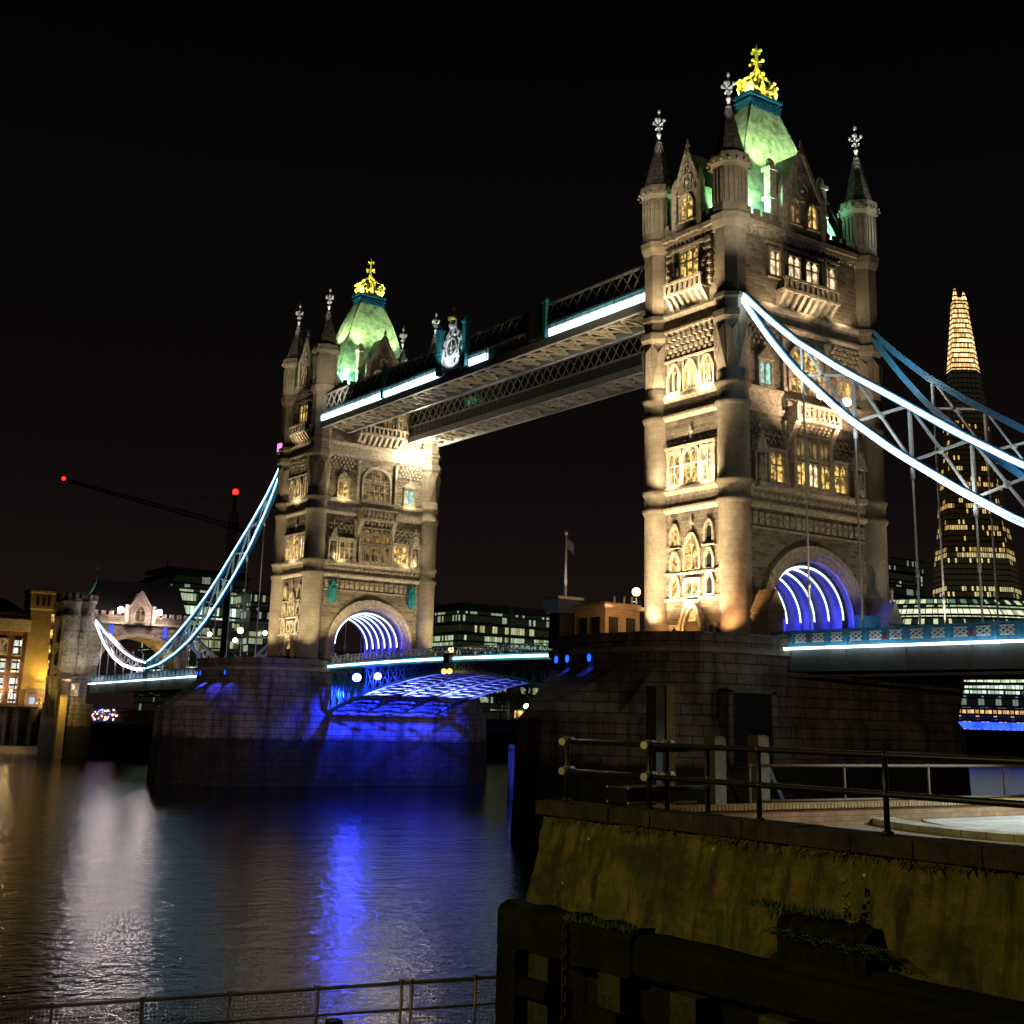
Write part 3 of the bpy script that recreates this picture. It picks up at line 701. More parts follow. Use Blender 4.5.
        for u in (-2.4, -0.8, 0.8, 2.4): fbox(o, F, u-0.16, u+0.16, 21.4, 27.2, 0.5, 0.8)
        for z in (24.1, 26.4): fbox(o, F, -2.6, 2.6, z, z+0.22, 0.5, 0.85)
        for r_ in range(3):
            for i in range(8): u = -2.1+i*0.6; fbox(o, F, u-0.15, u+0.15, 26.75+r_*0.25, 26.95+r_*0.25, 0, 0.7+r_*0.2)
        orl = B(o, 'oriel', M_carved)
        for u in (-1.6, 0, 1.6):
            window(orl, F, u, 21.75, 1.2, 2.1, 2, 'square', (G_pink if u == 0 else G_warm) if outer else G_dim, t=0.12, d0=0.56, D=0.16, sill=False)
            window(orl, F, u, 24.45, 1.2, 1.7, 2, 'point', G_dim, t=0.12, d0=0.56, D=0.16, sill=False)
        for s in (-1, 1):
            window(T, F, s*4.3, 21.75, 2.3 if not outer else 1.7, 2.6, 3 if not outer else 2, 'square', G_warm if (s > 0 or outer) else G_dim, t=0.24, transom=0.6, hood=True)
            # canopied niche with a statue
            q = MB(); u = s*6.75
            fbox(q, F, u-0.55, u+0.55, 20.9, 21.4, 0, 0.9)
            q.lathe([(0.34, 21.4), (0.42, 22.3), (0.3, 23.1), (0.16, 23.35), (0.22, 23.6), (0.1, 23.9)], *F(u, 0, 0.5)[:2], 10)
            for du in (-0.6, 0.6):
                fbox(q, F, u+du-0.1, u+du+0.1, 21.4, 24.4, 0.35, 0.6); fbox(q, F, u+du-0.1, u+du+0.1, 24.4, 25.4, 0.1, 0.3)
            p_ = [(-0.8, 24.2), (0.8, 24.2), (0, 26.1)]
            fprism(q, F, p_, u, 0, 0, 0.85)
            finial_bits(q, F, u, 26.0, 1.2, 0.5)
            for i in range(4):
                for sg in (-1, 1): q.ball(F(u+sg*0.7*(1-i/4.5), 24.4+i*0.42, 0.7), 0.16, 6, 4)
            B(q, 'statue_niche', M_carved)
            window(T, F, s*5.5, 30.75, 1.5, 2.1, 2, 'square', (G_teal if (s < 0) == outer else G_warm), t=0.2, hood=True)
            c = MB(); fprism(c, F, [(-1.1, 33.2), (1.1, 33.2), (0, 34.3)], s*5.5, 0, 0, 0.4); finial_bits(c, F, s*5.5, 34.2, 1.0)
            B(c, 'window_canopy', M_carved)
        # big arched window of the second floor with its balcony
        window(T, F, 0, 30.6, 4.3, 4.6, 5, 'round', G_warm if outer else G_dim, t=0.34, transom=[0.3, 0.55], rise=2.0)
        c = MB(); D = 1.7
        fbox(c, F, -3.0, 3.0, 27.5, 27.8, 0, D); fbox(c, F, -3.0, 3.0, 28.95, 29.2, D-0.3, D+0.04)
        for s in (-1, 1): fbox(c, F, s*2.85-0.15, s*2.85+0.15, 27.8, 28.95, 0, D-0.02)
        for i in range(9): u = -2.7+i*0.675; fbox(c, F, u-0.09, u+0.09, 27.8, 28.95, D-0.24, D-0.02)
        for i in range(8):
            u = -2.36+i*0.675; pt = [F(u+0.24*math.cos(2*PI*k/8), 28.38+0.36*math.sin(2*PI*k/8), D-0.12) for k in range(8)]
            c.tube(pt, 0.07, 4, close=True)
        for s in (-1, 1):
            P = [F(s*2.7-.3, 27.5, 0), F(s*2.7+.3, 27.5, 0), F(s*2.7+.3, 27.5, 1.5), F(s*2.7-.3, 27.5, 1.5), F(s*2.7-.3, 25.0, 0), F(s*2.7+.3, 25.0, 0)]
            ii = [c.vert(q_) for q_ in P]
            for fq in ((0,4,3), (1,2,5), (3,4,5,2)): c.face([ii[x] for x in fq])
        B(c, 'balcony', M_carved)
        for s in (-1, 1):
            c = MB()
            for z0, z1 in ((21.5, 27.6), (30.4, 36.2), (38.7, 45.0)):
                fbox(c, F, s*3.1-.17, s*3.1+.17, z0, z1, 0, .34); fbox(c, F, s*3.1-.26, s*3.1+.26, z0, z0+.5, 0, .46); fbox(c, F, s*3.1-.26, s*3.1+.26, z1-.4, z1, 0, .46)
            B(c, 'buttress_strip', M_carved)
            c = MB()
            for r_ in range(4):
                for i in range(7):
                    u = s*(3.9+i*.6+(.3 if r_%2 else 0))
                    if abs(u) < 7.7: fbox(c, F, u-.17, u+.17, 34.55+r_*.46, 34.85+r_*.46, 0, .12+r_*.07)
            B(c, 'corbel_table', M_carved)
            c = MB()
            for i in range(5):
                for r_ in range(2):
                    u = s*(3.75+i*.82); z = 25.3+r_*1.05; pt = [F(u+.3*math.cos(2*PI*k/8), z+.38*math.sin(2*PI*k/8), .1) for k in range(8)]; c.tube(pt, .08, 4, close=True)
            B(c, 'tracery_band', M_carved)
        # third floor: four windows over a corbelled balcony
        for i, u in enumerate((-3.75, -1.25, 1.25, 3.75)):
            window(T, F, u, 41.7, 1.7, 2.5, 2, 'square', (G_pink if outer else G_dim), t=0.24, transom=0.62)
        c = MB(); fbox(c, F, -3.8, 3.8, 40.0, 40.3, 0, 1.4); fbox(c, F, -3.8, 3.8, 41.15, 41.4, 1.1, 1.45)
        for i in range(11): u = -3.6+i*0.72; fbox(c, F, u-0.16, u+0.16, 40.3, 41.15, 1.15, 1.38)
        for i in range(9):
            u = -3.5+i*0.875
            P = [F(u-.2, 40.0, 0), F(u+.2, 40.0, 0), F(u+.2, 40.0, 1.3), F(u-.2, 40.0, 1.3), F(u-.2, 38.5, 0), F(u+.2, 38.5, 0)]
            ii = [c.vert(q_) for q_ in P]
            for fq in ((0,4,3), (1,2,5), (3,4,5,2)): c.face([ii[x] for x in fq])
        fbox(c, F, -5.2, 5.2, 44.7, 44.95, 0, 0.36)
        B(c, 'corbelled_balcony', M_carved)
        # stone porches either side of the road arch
        if outer:
            for s in (-1, 1):
                q = MB(); x0, x1 = s*7.0, s*8.8
                a0, a1 = min(x0, x1), max(x0, x1); y0, y1 = -8.3, -5.95; xm = (a0+a1)/2
                q.box(a0, a1, y0, y1, 6.6, 9.6); q.box(a0-.18, a1+.18, y0-.18, y1, 9.1, 9.4)
                q.poly([(a0-.2, y0-.2, 9.6), (a1+.2, y0-.2, 9.6), (xm, y0-.2, 11.6)]); q.poly([(a0-.2, y1, 9.6), (a1+.2, y1, 9.6), (xm, y1, 11.6)])
                q.poly([(a0-.2, y0-.2, 9.6), (xm, y0-.2, 11.6), (xm, y1, 11.6), (a0-.2, y1, 9.6)]); q.poly([(a1+.2, y0-.2, 9.6), (xm, y0-.2, 11.6), (xm, y1, 11.6), (a1+.2, y1, 9.6)])
                q.lathe([(.16, 11.5), (.1, 12.3), (.2, 12.5), (.03, 13.0)], xm, y0+.2, 8)
                q.box(xm-.5, xm+.5, y0-.06, y0+.02, 7.0, 9.0)
                B(q, 'porch', M_ashlar)
        else:
            for s in (-1, 1):
                q = MB(); u = s*6.45
                fprism(q, F, [(-.55, 16.0), (0, 15.3), (.55, 16.0), (.6, 17.8), (.3, 18.0), (0, 18.9), (-.3, 18.0), (-.6, 17.8)], u, 0, 0.15, 0.75)
                fprism(q, F, [(-.3, 16.4), (0, 16.0), (.3, 16.4), (.3, 17.5), (-.3, 17.5)], u, 0, 0.7, 0.95)
                B(q, 'shield', M_teal)
    return T
T1 = make_tower()
T2 = copy_tree(T1); T2.location = (0, 82.3, 6.8); T2.rotation_euler = (0, 0, PI)
T2['label'] = 'farther and smaller floodlit stone bridge tower standing on the left pier'

# ------------------------------------------------------------------ piers
def make_pier():
    P = empty('bridge_pier', (0,0,-9), 'dark granite bridge pier with a black doorway, under the nearer tower', 'bridge pier', 'the two granite river piers')
    half = [(-9,-10.7), (-14.2,-10.6), (-18.0,-9.7), (-20.2,-6.9), (-21.0,-2.8), (-21.0,2.8), (-20.2,6.9), (-18.0,9.7), (-14.2,10.6), (-9,10.7)]
    up = half+[(-x*(.88 if x < -15 else 1), -y) for x, y in half]
    low = [(-9,-11.15), (-13.6,-11.0), (-18.4,-9.8), (-23.6,-6.2), (-27.6,-1.6), (-27.6,1.6), (-23.6,6.2), (-18.4,9.8), (-13.6,11.0), (-9,11.15)]
    lo = low+[(-x*(.84 if x < -15 else 1), -y) for x, y in low]
    sc = lambda L, k, z: [(x*(1+k/20), y*(1+k/11), z) for x, y in L]
    b = MB(); b.loft([sc(lo, .35, -10.5), sc(lo, 0.1, -2.6), sc(lo, 0, 0.2), sc(lo, -.5, 0.9), [(x*1.005, y*1.005, 4.4) for x, y in up], sc(up, 0, 4.5), sc(up, 0, 5.6)], cap=True)
    b.build('pier_body', M_pier, P)
    c = MB(); c.loft([sc(up, .02, 5.6), sc(up, .32, 5.75), sc(up, .32, 6.1), sc(up, .05, 6.25)]); c.build('cornice', M_ashlar, P)
    q = MB()
    o0 = sc(up, 0.02, 6.2); o1 = sc(up, 0.02, 7.15); i1 = sc(up, -.6, 7.15); i0 = sc(up, -.6, 6.2)
    n = len(up)
    for k in range(n):
        j = (k+1)%n
        if k in (9, 19):               # the roadway crosses here
            q.build('parapet', M_pier, P); q = MB(); continue
        for X, Y in ((o0, o1), (i1, i0)): q.poly([X[k], X[j], Y[j], Y[k]])
        q.poly([o1[k], o1[j], i1[j], i1[k]])
        a = Vector(o1[k]); e = Vector(o1[j]); q.beam(a+Vector((0,0,.08)), e+Vector((0,0,.08)), .8, .16)
    d = MB(); d.poly([(x, y, 6.5) for x, y in [(a*0.98, b_*0.98) for a, b_ in up]]); d.build('paving', M_asph, P)
    for (x, y) in ((-21.08, 0.5), (-20.86, 3.8), (-20.45, 5.9)):
        f = MB(); nx, ny = -1, 0
        ring = [(x-0.06, y+0.36*math.cos(2*PI*i/14), 5.35-0.0+0.42*math.sin(2*PI*i/14)) for i in range(14)]
        f.tube(ring, 0.08, 5, close=True); o = f.build('porthole_lamp', M_black, P)
        g = MB(); g.poly([(x-0.05, y+0.34*math.cos(2*PI*i/14), 5.35+0.4*math.sin(2*PI*i/14)) for i in range(14)]); g.build('lamp_lens', G_blue, o)
    # landing doorway, the shade of its recess painted as a black box
    k = MB(); k.box(-16.2, -11.6, -11.2, -10.2, -3.0, 2.6, 0); 
    for x in (-16.35, -11.45): k.box(x-.25, x+.25, -11.35, -10.2, -3.0, 2.8, 1)
    k.box(-16.6, -11.2, -11.35, -10.2, 2.6, 2.95, 1)
    k.build('landing_doorway', [M_black, M_pier], P)
    return P
P1 = make_pier()
P2 = bpy.data.objects['bridge_pier'].copy(); COL.objects.link(P2)
for ch in P1.children:
    if ch.name.startswith('landing_doorway'): continue
    copy_tree(ch, P2)
[c for c in P2.children if c.name.startswith('porthole_lamp')][0].location = (.3, -4.9, 0)
P2.location = (0, 82.3, -9)
P2['label'] = 'granite bridge pier washed in brown and blue light, under the farther tower'
def fenders():
    # timber guide piles against the bascule chamber walls
    pass

# ------------------------------------------------------------------ high-level walkways
YC = 41.3
def make_walkway(x0, x1, label, crest):
    y0, y1 = 5.2, 77.1; zb = 40.1
    Wk = empty('walkway', ((x0+x1)/2, (y0+y1)/2, zb), label, 'walkway', 'the two high-level walkways')
    s = MB()
    for x in (x0, x1): s.box(x-0.22, x+0.22, y0, y1, zb-0.15, zb+0.75)
    s.build('bottom_chord', M_steel, Wk)
    f = MB(); f.box(x0+.22, x1-.22, y0, y1, zb+0.5, zb+0.6); f.build('floor_plate', M_slate, Wk)
    c = MB(); n = 26; L = (y1-y0)/n
    for i in range(n+1):
        y = y0+i*L; c.beam((x0+.2, y, zb+.2), (x1-.2, y, zb+.2), 0.28, 0.4)
        if i < n:
            c.beam((x0+.2, y, zb+.15), (x1-.2, y+L, zb+.15), 0.16); c.beam((x1-.2, y, zb+.12), (x0+.2, y+L, zb+.12), 0.16)
    for k in (0.33, 0.66): c.beam((x0+(x1-x0)*k, y0, zb+.3), (x0+(x1-x0)*k, y1, zb+.3), 0.16, 0.3)
    c.build('soffit_bracing', M_cream, Wk)
    for x in (x0, x1):
        t = MB(); n = 44; L = (y1-y0)/n
        for i in range(n):
            y = y0+i*L
            t.beam((x, y, zb+2.35), (x, y+L, zb+4.5), 0.11); t.beam((x, y, zb+4.5), (x, y+L, zb+2.35), 0.11)
            t.beam((x, y, zb+2.35), (x, y+L/2, zb+3.4), 0.06)
        t.box(x-.12, x+.12, y0, y1, zb+4.45, zb+4.7); t.box(x-.15, x+.15, y0, y1, zb+2.15, zb+2.4)
        t.build('lattice', M_steel, Wk)
        p = MB(); p.box(x-.05, x+.05, y0, y1, zb+0.75, zb+2.2)
        for i in range(0, 61): y = y0+i*(y1-y0)/60; p.box(x-.12, x+.12, y-.05, y+.05, zb+.75, zb+2.2)
        p.build('side_panel', M_dsteel if x > x0 or not crest else M_steel, Wk)
    b = MB(); b.box(x0+.3, x1-.3, y0, y1, zb+4.2, zb+4.6); b.poly([(x0, y0, zb+4.7), (x0, y1, zb+4.7), ((x0+x1)/2, y1, zb+5.9), ((x0+x1)/2, y0, zb+5.9)]); b.poly([(x1, y0, zb+4.7), (x1, y1, zb+4.7), ((x0+x1)/2, y1, zb+5.9), ((x0+x1)/2, y0, zb+5.9)])
    b.build('roof', M_slate, Wk)
    g = MB(); g.box(x0+.4, x0+.5, y0, y1, zb+.6, zb+4.2); g.build('glazing', M_glass, Wk)
    if crest:
        for ya, yb in ((5.3, 22.2), (34.2, 38.0), (44.6, 76.2)):
            e = MB(); m = int((yb-ya)/1.5)+1; L = (yb-ya)/m
            for i in range(m): e.box(x0-.3, x0-.14, ya+i*L+.06, ya+(i+1)*L-.06, zb+1.05, zb+1.62)
            e.box(x0-.24, x0-.12, ya, yb, zb+.85, zb+1.05)
            e.build('light_strip', G_led, Wk)
            r = MB(); r.tube([(x0-.3, ya, zb+2.05), (x0-.3, yb, zb+2.05)], 0.09, 6)
            for i in range(m+1): r.beam((x0-.3, ya+i*L, zb+.8), (x0-.3, ya+i*L, zb+2.05), 0.08)
            r.build('cornice_rail', M_teal, Wk)
        # crest panel in the middle of the span
        q = MB(); yc = YC; xf = x0-.55
        FC = Face((xf, yc, 0), (0,-1,0), (-1,0,0))
        fprism(q, FC, [(-2.4, 41.2), (2.4, 41.2), (2.4, 44.3), (1.5, 45.7), (.8, 46.2), (.7, 47.3), (-.7, 47.3), (-.8, 46.2), (-1.5, 45.7), (-2.4, 44.3)], 0, 0, -0.3, 0.0)
        pt = [FC(1.15*math.cos(2*PI*i/16), 43.9+1.15*math.sin(2*PI*i/16), .12) for i in range(16)]; q.tube(pt, 0.13, 6, close=True)
        for i in range(10):
            an = 2*PI*i/10; q.ball(FC(1.75*math.cos(an), 43.9+1.7*math.sin(an), .06), 0.26, 6, 4)
        q.ball(FC(0, 46.7, .1), 0.5, 8, 6)
        for u in (-.55, 0, .55): q.ball(FC(u, 42.0, .1), 0.25, 6, 4)
        cr = q.build('crest_panel', M_white, Wk)
        k = MB(); k.loft([[FC(1.05*math.cos(2*PI*i/16), 43.9+1.05*math.sin(2*PI*i/16), dd) for i in range(16)] for dd in (.02, .07)])
        for i in range(3):
            for u in (-.5, .5): k.ball(FC(u*(1-.2*i), 43.4+i*.5, .14), 0.2, 6, 4)
        k.build('crest_emblem', M_dsteel, cr); q2 = MB()
        for u in (-1.9, 1.9): q2.tube([FC(u, 41.4, .1), FC(u*1.05, 42.6, .14), FC(u*.8, 43.4, .12), FC(u*1.1, 44.3, .1)], .16, 6)
        q2.beam(FC(-.7, 43.9, .12), FC(.7, 43.9, .12), .16); q2.beam(FC(0, 43.1, .12), FC(0, 44.7, .12), .16); q2.build('crest_relief', M_white, cr)
        gg = MB(); gg.lathe([(.6, 47.3), (.75, 47.7), (.4, 48.1), (.12, 48.4), (.12, 48.7)], xf, yc, 10); gg.ball((xf, yc, 48.95), 0.28, 8, 5); gg.build('gilt_crown', M_gold, cr)
        for yy in (-2.9, 2.9):
            p = MB(); p.box(xf-.3, xf+.35, yc+yy-.35, yc+yy+.35, 40.9, 46.4); p.box(xf-.42, xf+.47, yc+yy-.47, yc+yy+.47, 46.4, 46.7); p.ball((xf, yc+yy, 47.1), 0.35, 8, 5); p.box(xf-.42, xf+.47, yc+yy-.47, yc+yy+.47, 43.4, 43.7)
            p.build('crest_post', M_teal, Wk)
        for yy, mm in ((22.8, M_teal), (58.5, M_teal)):
            p = MB(); p.box(x0-.5, x0+.1, yy-.3, yy+.3, 40.9, 44.9); p.box(x0-.6, x0+.2, yy-.4, yy+.4, 44.9, 45.15); p.ball((x0-.2, yy, 45.4), 0.25, 8, 5); p.build('lattice_post', mm, Wk)
            if yy < 30:
                h = MB(); h.box(x0-.35, x0-.16, yy+.4, yy+3.0, 41.1, 45.0); h.build('dark_panel', M_dsteel, Wk)
    return Wk
make_walkway(-9.7, -5.2, 'upper walkway with the white light strip and pale crest panel on its side', True)
make_walkway(5.2, 9.7, 'unlit walkway seen below and behind the one with the crest', False)
lamp('crest_lamp', 'SPOT', (-12.6, YC, 41.2), 950, (0.8, 0.95, 1.0), (-10.2, YC, 45), 110)
for y in (12, 26, 40, 54, 68):
    lamp('soffit_lamp', 'SPOT', (-7.4, y, 34.0), 560, (1.0, 0.82, 0.55), (-7.4, y+2, 40.4), 150)
    lamp('soffit_lamp', 'SPOT', (7.4, y, 34.0), 420, (1.0, 0.8, 0.6), (7.4, y+2, 40.4), 150)

# ------------------------------------------------------------------ bascule leaves
def zdeck(y): t = (y-41.15)/30.45; return 6.55+0.35*(1-t*t)
def make_bascule(sgn, label):
    # sgn +1: leaf from the far pier, -1: from the near pier
    Y = lambda s: 41.15+sgn*s        # s from 0.1 (midspan) to 30.4 (pier)
    L = empty('bascule_leaf', (0, Y(30.4), 6.4), label, 'bascule span', 'the two bascule leaves')
    ss = [0.12+i*(30.3/16) for i in range(17)]
    zb = lambda s: 5.35-4.6*(s/30.4)**1.75
    d = MB()
    for xa, xb, za, zb_ in ((-8.6, 8.6, -.35, 0.0),):
        d.loft([[(xa, Y(s), zdeck(Y(s))+za), (xb, Y(s), zdeck(Y(s))+za), (xb, Y(s), zdeck(Y(s))), (xa, Y(s), zdeck(Y(s)))] for s in ss])
    d.build('road_deck', M_asph, L)
    for x in (-8.2, -2.75, 2.75, 8.2):
        g = MB()
        top = [(x, Y(s), zdeck(Y(s))-.45) for s in ss]; bot = [(x, Y(s), zb(s)) for s in ss]
        for a, b in zip(top[:-1], top[1:]): g.beam(a, b, .4, .35)
        for a, b in zip(bot[:-1], bot[1:]): g.beam(a, b, .55, .3)
        for i in range(len(ss)): g.beam(top[i], bot[i], .22, .22)
        for i in range(len(ss)-1):
            if top[i][2]-bot[i][2] > 0.9 or True:
                g.beam(top[i], bot[i+1], .16, .16); g.beam(bot[i], top[i+1], .16, .16)
        g.build('girder', M_teal if x < -8 else M_dsteel, L)
    c = MB()
    for i in range(0, 17):
        s = ss[i]; c.beam((-8.2, Y(s), zb(s)+.1), (8.2, Y(s), zb(s)+.1), .42, .2)
        if i < 16:
            s2 = ss[i+1]
            for xa in (-8.2, -2.75, 2.75):
                xb = xa+5.45; c.beam((xa, Y(s), zb(s)-.02), (xb, Y(s2), zb(s2)-.02), .1); c.beam((xb, Y(s), zb(s)-.02), (xa, Y(s2), zb(s2)-.02), .1)
    c.build('cross_bracing', M_black, L)
    pl = MB()
    for i in range(0, 13):
        s, s2 = ss[i]+.2, ss[i+1]-.2
        for xa in (-7.9, -2.45, 3.05):
            pl.poly([(xa, Y(s), zb(s)+.04), (xa+4.85, Y(s), zb(s)+.04), (xa+4.85, Y(s2), zb(s2)+.04), (xa, Y(s2), zb(s2)+.04)])
    pl.build('soffit_panel', M_white, L)
    for x in (-8.75, 8.75):
        f = MB()
        for a, b in zip(ss[:-1], ss[1:]): f.beam((x, Y(a), zdeck(Y(a))-.1), (x, Y(b), zdeck(Y(b))-.1), .3, .75)
        f.build('fascia', M_teal, L)
        p = MB(); n = 30
        for i in range(n):
            s = .2+i*30.1/n; s2 = .2+(i+1)*30.1/n; z, z2 = zdeck(Y(s)), zdeck(Y(s2))
            p.beam((x, Y(s), z+.28), (x, Y(s2), z2+1.1), .07); p.beam((x, Y(s), z+1.1), (x, Y(s2), z2+.28), .07)
            p.beam((x, Y(s), z+.2), (x, Y(s), z+1.2), .1)
            p.beam((x, Y(s), z+1.2), (x, Y(s2), z2+1.2), .16, .12); p.beam((x, Y(s), z+.28), (x, Y(s2), z2+.28), .1)
        p.build('parapet', M_white, L)
    e = MB(); x = -9.0
    for a, b in zip(ss[:-1], ss[1:]): e.beam((x, Y(a), zdeck(Y(a))-.08), (x, Y(b), zdeck(Y(b))-.08), .12, .24)
    e.build('light_strip', G_led, L)
    return L
make_bascule(1, 'far bascule leaf, its underside glowing blue against the farther pier')
make_bascule(-1, 'near bascule leaf with green girder edge, next to the nearer pier')

# ------------------------------------------------------------------ side spans
def make_side(y0, y1, z0, z1, label, name='side_span', led=G_led, rail_dark=False):
    D = empty('side_span', (0, (y0+y1)/2, min(z0, z1)-2), label, 'bridge deck', 'the suspended side spans')
    n = max(4, int(abs(y1-y0)/1.9)); Y = lambda i: y0+(y1-y0)*i/n; Z = lambda i: z0+(z1-z0)*i/n
    d = MB(); d.loft([[(-9.0, Y(i), Z(i)-.4), (9.0, Y(i), Z(i)-.4), (9.0, Y(i), Z(i)), (-9.0, Y(i), Z(i))] for i in (0, n)])
    d.build('road_deck', M_asph, D)
    for x in (-8.9, 8.9):
        g = MB(); g.loft([[(x-.25, Y(i), Z(i)-2.05), (x+.25, Y(i), Z(i)-2.05), (x+.25, Y(i), Z(i)-.25), (x-.25, Y(i), Z(i)-.25)] for i in (0, n)])
        g.box(x-.4, x+.4, min(y0, y1), max(y0, y1), min(Z(0), Z(n))-2.2, min(Z(0), Z(n))-2.0) if abs(z0-z1) < .5 else None
        for i in range(0, n+1, 3): g.box(x-.32, x+.32, Y(i)-.06, Y(i)+.06, Z(i)-2.0, Z(i)-.3)
        g.build('edge_girder', M_dsteel, D)
    c = MB()
    for i in range(0, n+1): c.beam((-8.7, Y(i), Z(i)-1.1), (8.7, Y(i), Z(i)-1.1), .3, .9)
    c.build('cross_beam', M_dsteel, D)
    for x in (-9.0, 9.0):
        p = MB()
        for i in range(n):
            p.beam((x, Y(i), Z(i)-.08), (x, Y(i), Z(i)+1.25), .2, .28, 0)
            p.beam((x, Y(i), Z(i)+1.2), (x, Y(i+1), Z(i+1)+1.2), .22, .12, 0)
            p.beam((x, Y(i), Z(i)+.12), (x, Y(i+1), Z(i+1)+.12), .14, .3, 0)
            p.beam((x+(.02 if x < 0 else -.02), Y(i), Z(i)+.62), (x+(.02 if x < 0 else -.02), Y(i+1), Z(i+1)+.62), .04, 1.0, 0)
        p.build('parapet', M_blue, D)
        if x < 0:
            for i in range(n):
                t = MB()
                ya, yb = Y(i)+(Y(i+1)-Y(i))*.2, Y(i)+(Y(i+1)-Y(i))*.8; za, zb = Z(i)+.32, Z(i)+.98; xo = x-.05; ym, zm = (ya+yb)/2, (za+zb)/2
                for a, b in (((ya, za), (yb, zb)), ((ya, zb), (yb, za)), ((ya, zm), (ym, zb)), ((ym, zb), (yb, zm)), ((yb, zm), (ym, za)), ((ym, za), (ya, zm))):
                    t.beam((xo, a[0], a[1]), (xo, b[0], b[1]), .07, .07)
                t.beam((xo, ya, za), (xo, yb, za), .06); t.beam((xo, ya, zb), (xo, yb, zb), .06)
                t.build('tracery_panel', M_white, D)
            M_red = plain('red_enamel', (0.45, 0.02, 0.02), 0.4)
            for i in range(2, n, 4): MB().box(x-.16, x-.1, Y(i)-.14, Y(i)+.14, Z(i)+.3, Z(i)+.75).build('red_shield', M_red, D)
    e = MB(); x = -9.5
    e.beam((x, Y(0), Z(0)-.2), (x, Y(n), Z(n)-.2), .16, .2); e.build('light_strip', led, D)
    return D
make_side(-86, -9.2, 6.2, 6.55, 'roadway span with blue parapet panels and white light strip at the right edge')
make_side(91.6, 171.0, 6.3, 5.2, 'roadway span with lit pale parapet leading to the gatehouse at left')

# ------------------------------------------------------------------ suspension chains
TOP = [(6.3,38.5), (9.5,35.3), (12.5,32.6), (17.5,28.9), (22.7,25.5), (28,21.9), (33,18.8), (39,15.6), (45,12.9), (52,10.2), (58.5,8.5)]
LOW = [(6.3,38.0), (9.5,33.5), (12.4,30.0), (17.5,25.1), (22.5,21.2), (28,17.5), (32.8,14.6), (39,11.7), (45,9.7), (52,8.1), (58.5,7.4)]
def interp(P, s):
    for (a, b), (c, d) in zip(P[:-1], P[1:]):
        if s <= c: return b+(d-b)*(s-a)/(c-a)
    return P[-1][1]
def make_chain(x, yf, label, lit, bright, short=False, top=TOP, low=LOW, nH=10, smin=6.3, smax=58.5, deck=7.3):
    C = empty('suspension_chain', (x, yf(32), 7), label, 'suspension chain', 'the suspension chains')
    N = 40; ss = [smin+(smax-smin)*i/N for i in range(N+1)]
    out = -1 if x < 0 else 1
    for nm, P in (('top_chord', top), ('lower_chord', low)):
        m = MB()
        for a, b in zip(ss[:-1], ss[1:]): m.beam((x, yf(a), interp(P, a)), (x, yf(b), interp(P, b)), .5, .62)
        o = m.build(nm, M_chain, C)
        if lit:
            e = MB()
            for a, b in zip(ss[:-1], ss[1:]):
                for dz, hh in (((0, lit*.72),) if nm == 'top_chord' or lit < .25 else ((.17, lit*.36), (-.17, lit*.36))):
                    b2 = a+(b-a)*.93; e.beam((x+out*.36, yf(a), interp(P, a)+dz), (x+out*.36, yf(b2), interp(P, b2)+dz), .1, hh)
            e.build('light_strip', bright, o)
    w = MB(); step = (smax-smin)/nH; hang = []
    if not short: step = 5.4 if smin else 4.6
    for i in range(nH+1):
        s = (13.05 if smin else 3.2)+step*i
        if s > smax-.5: continue
        hang.append(s)
        zt, zl = interp(top, s), interp(low, s)
        if zt-zl < .7: continue
        w.beam((x, yf(s), zl), (x, yf(s), zt), .24, .24)
        s2 = min(s+step, smax-.2); zt2, zl2 = interp(top, s2), interp(low, s2)
        if zt2-zl2 > .5:
            w.beam((x, yf(s), zt), (x, yf(s2), zl2), .2, .2); w.beam((x, yf(s), zl), (x, yf(s2), zt2), .2, .2)
            w.ball((x, yf((s+s2)/2), (zt+zl+zt2+zl2)/4), .3, 8, 5)
    w.build('web_bracing', M_white, C)
    for s in hang:
        h = MB(); zl = interp(low, s); h.tube([(x, yf(s), deck), (x, yf(s), zl)], .085, 6); h.lathe([(.16, zl-1.4), (.19, zl-1.0), (.16, zl-.5)], x, yf(s), 8); h.lathe([(.15, deck+4), (.17, deck+4.3), (.15, deck+4.6)], x, yf(s), 8)
        h.build('hanger', M_white, C)
    return C
yN = lambda s: -s; yS = lambda s: 82.3+s
make_chain(-8.9, yN, 'bright white chain running from the nearer tower to the right edge, closest to the viewer', .5, G_led)
make_chain(8.9, yN, 'unlit teal chain behind the bright one, on the far side of the roadway', 0, None)
make_chain(-8.9, yS, 'long blue chain descending left from the farther tower', .2, G_led2, deck=6.6)
make_chain(8.9, yS, 'pale chain on the far side of the left span, half hidden behind the blue one', 0.1, G_ledp, deck=6.6)
TS = [(0,8.4), (6,9.2), (12,10.6), (18,12.5), (24,14.7), (30.6,17.4)]; LS = [(0,7.3), (6,7.5), (12,8.3), (18,9.9), (24,12.6), (30.6,16.9)]
yA = lambda s: 140.8+s
make_chain(-8.9, yA, 'short bright white chain rising left to the gatehouse', .34, G_ledp, top=TS, low=LS, nH=6, smin=0, smax=30.6, deck=6.2)
make_chain(8.9, yA, 'short chain behind the gatehouse end of the left span, far side', .2, G_ledp, top=TS, low=LS, nH=6, smin=0, smax=30.6, deck=6.2)
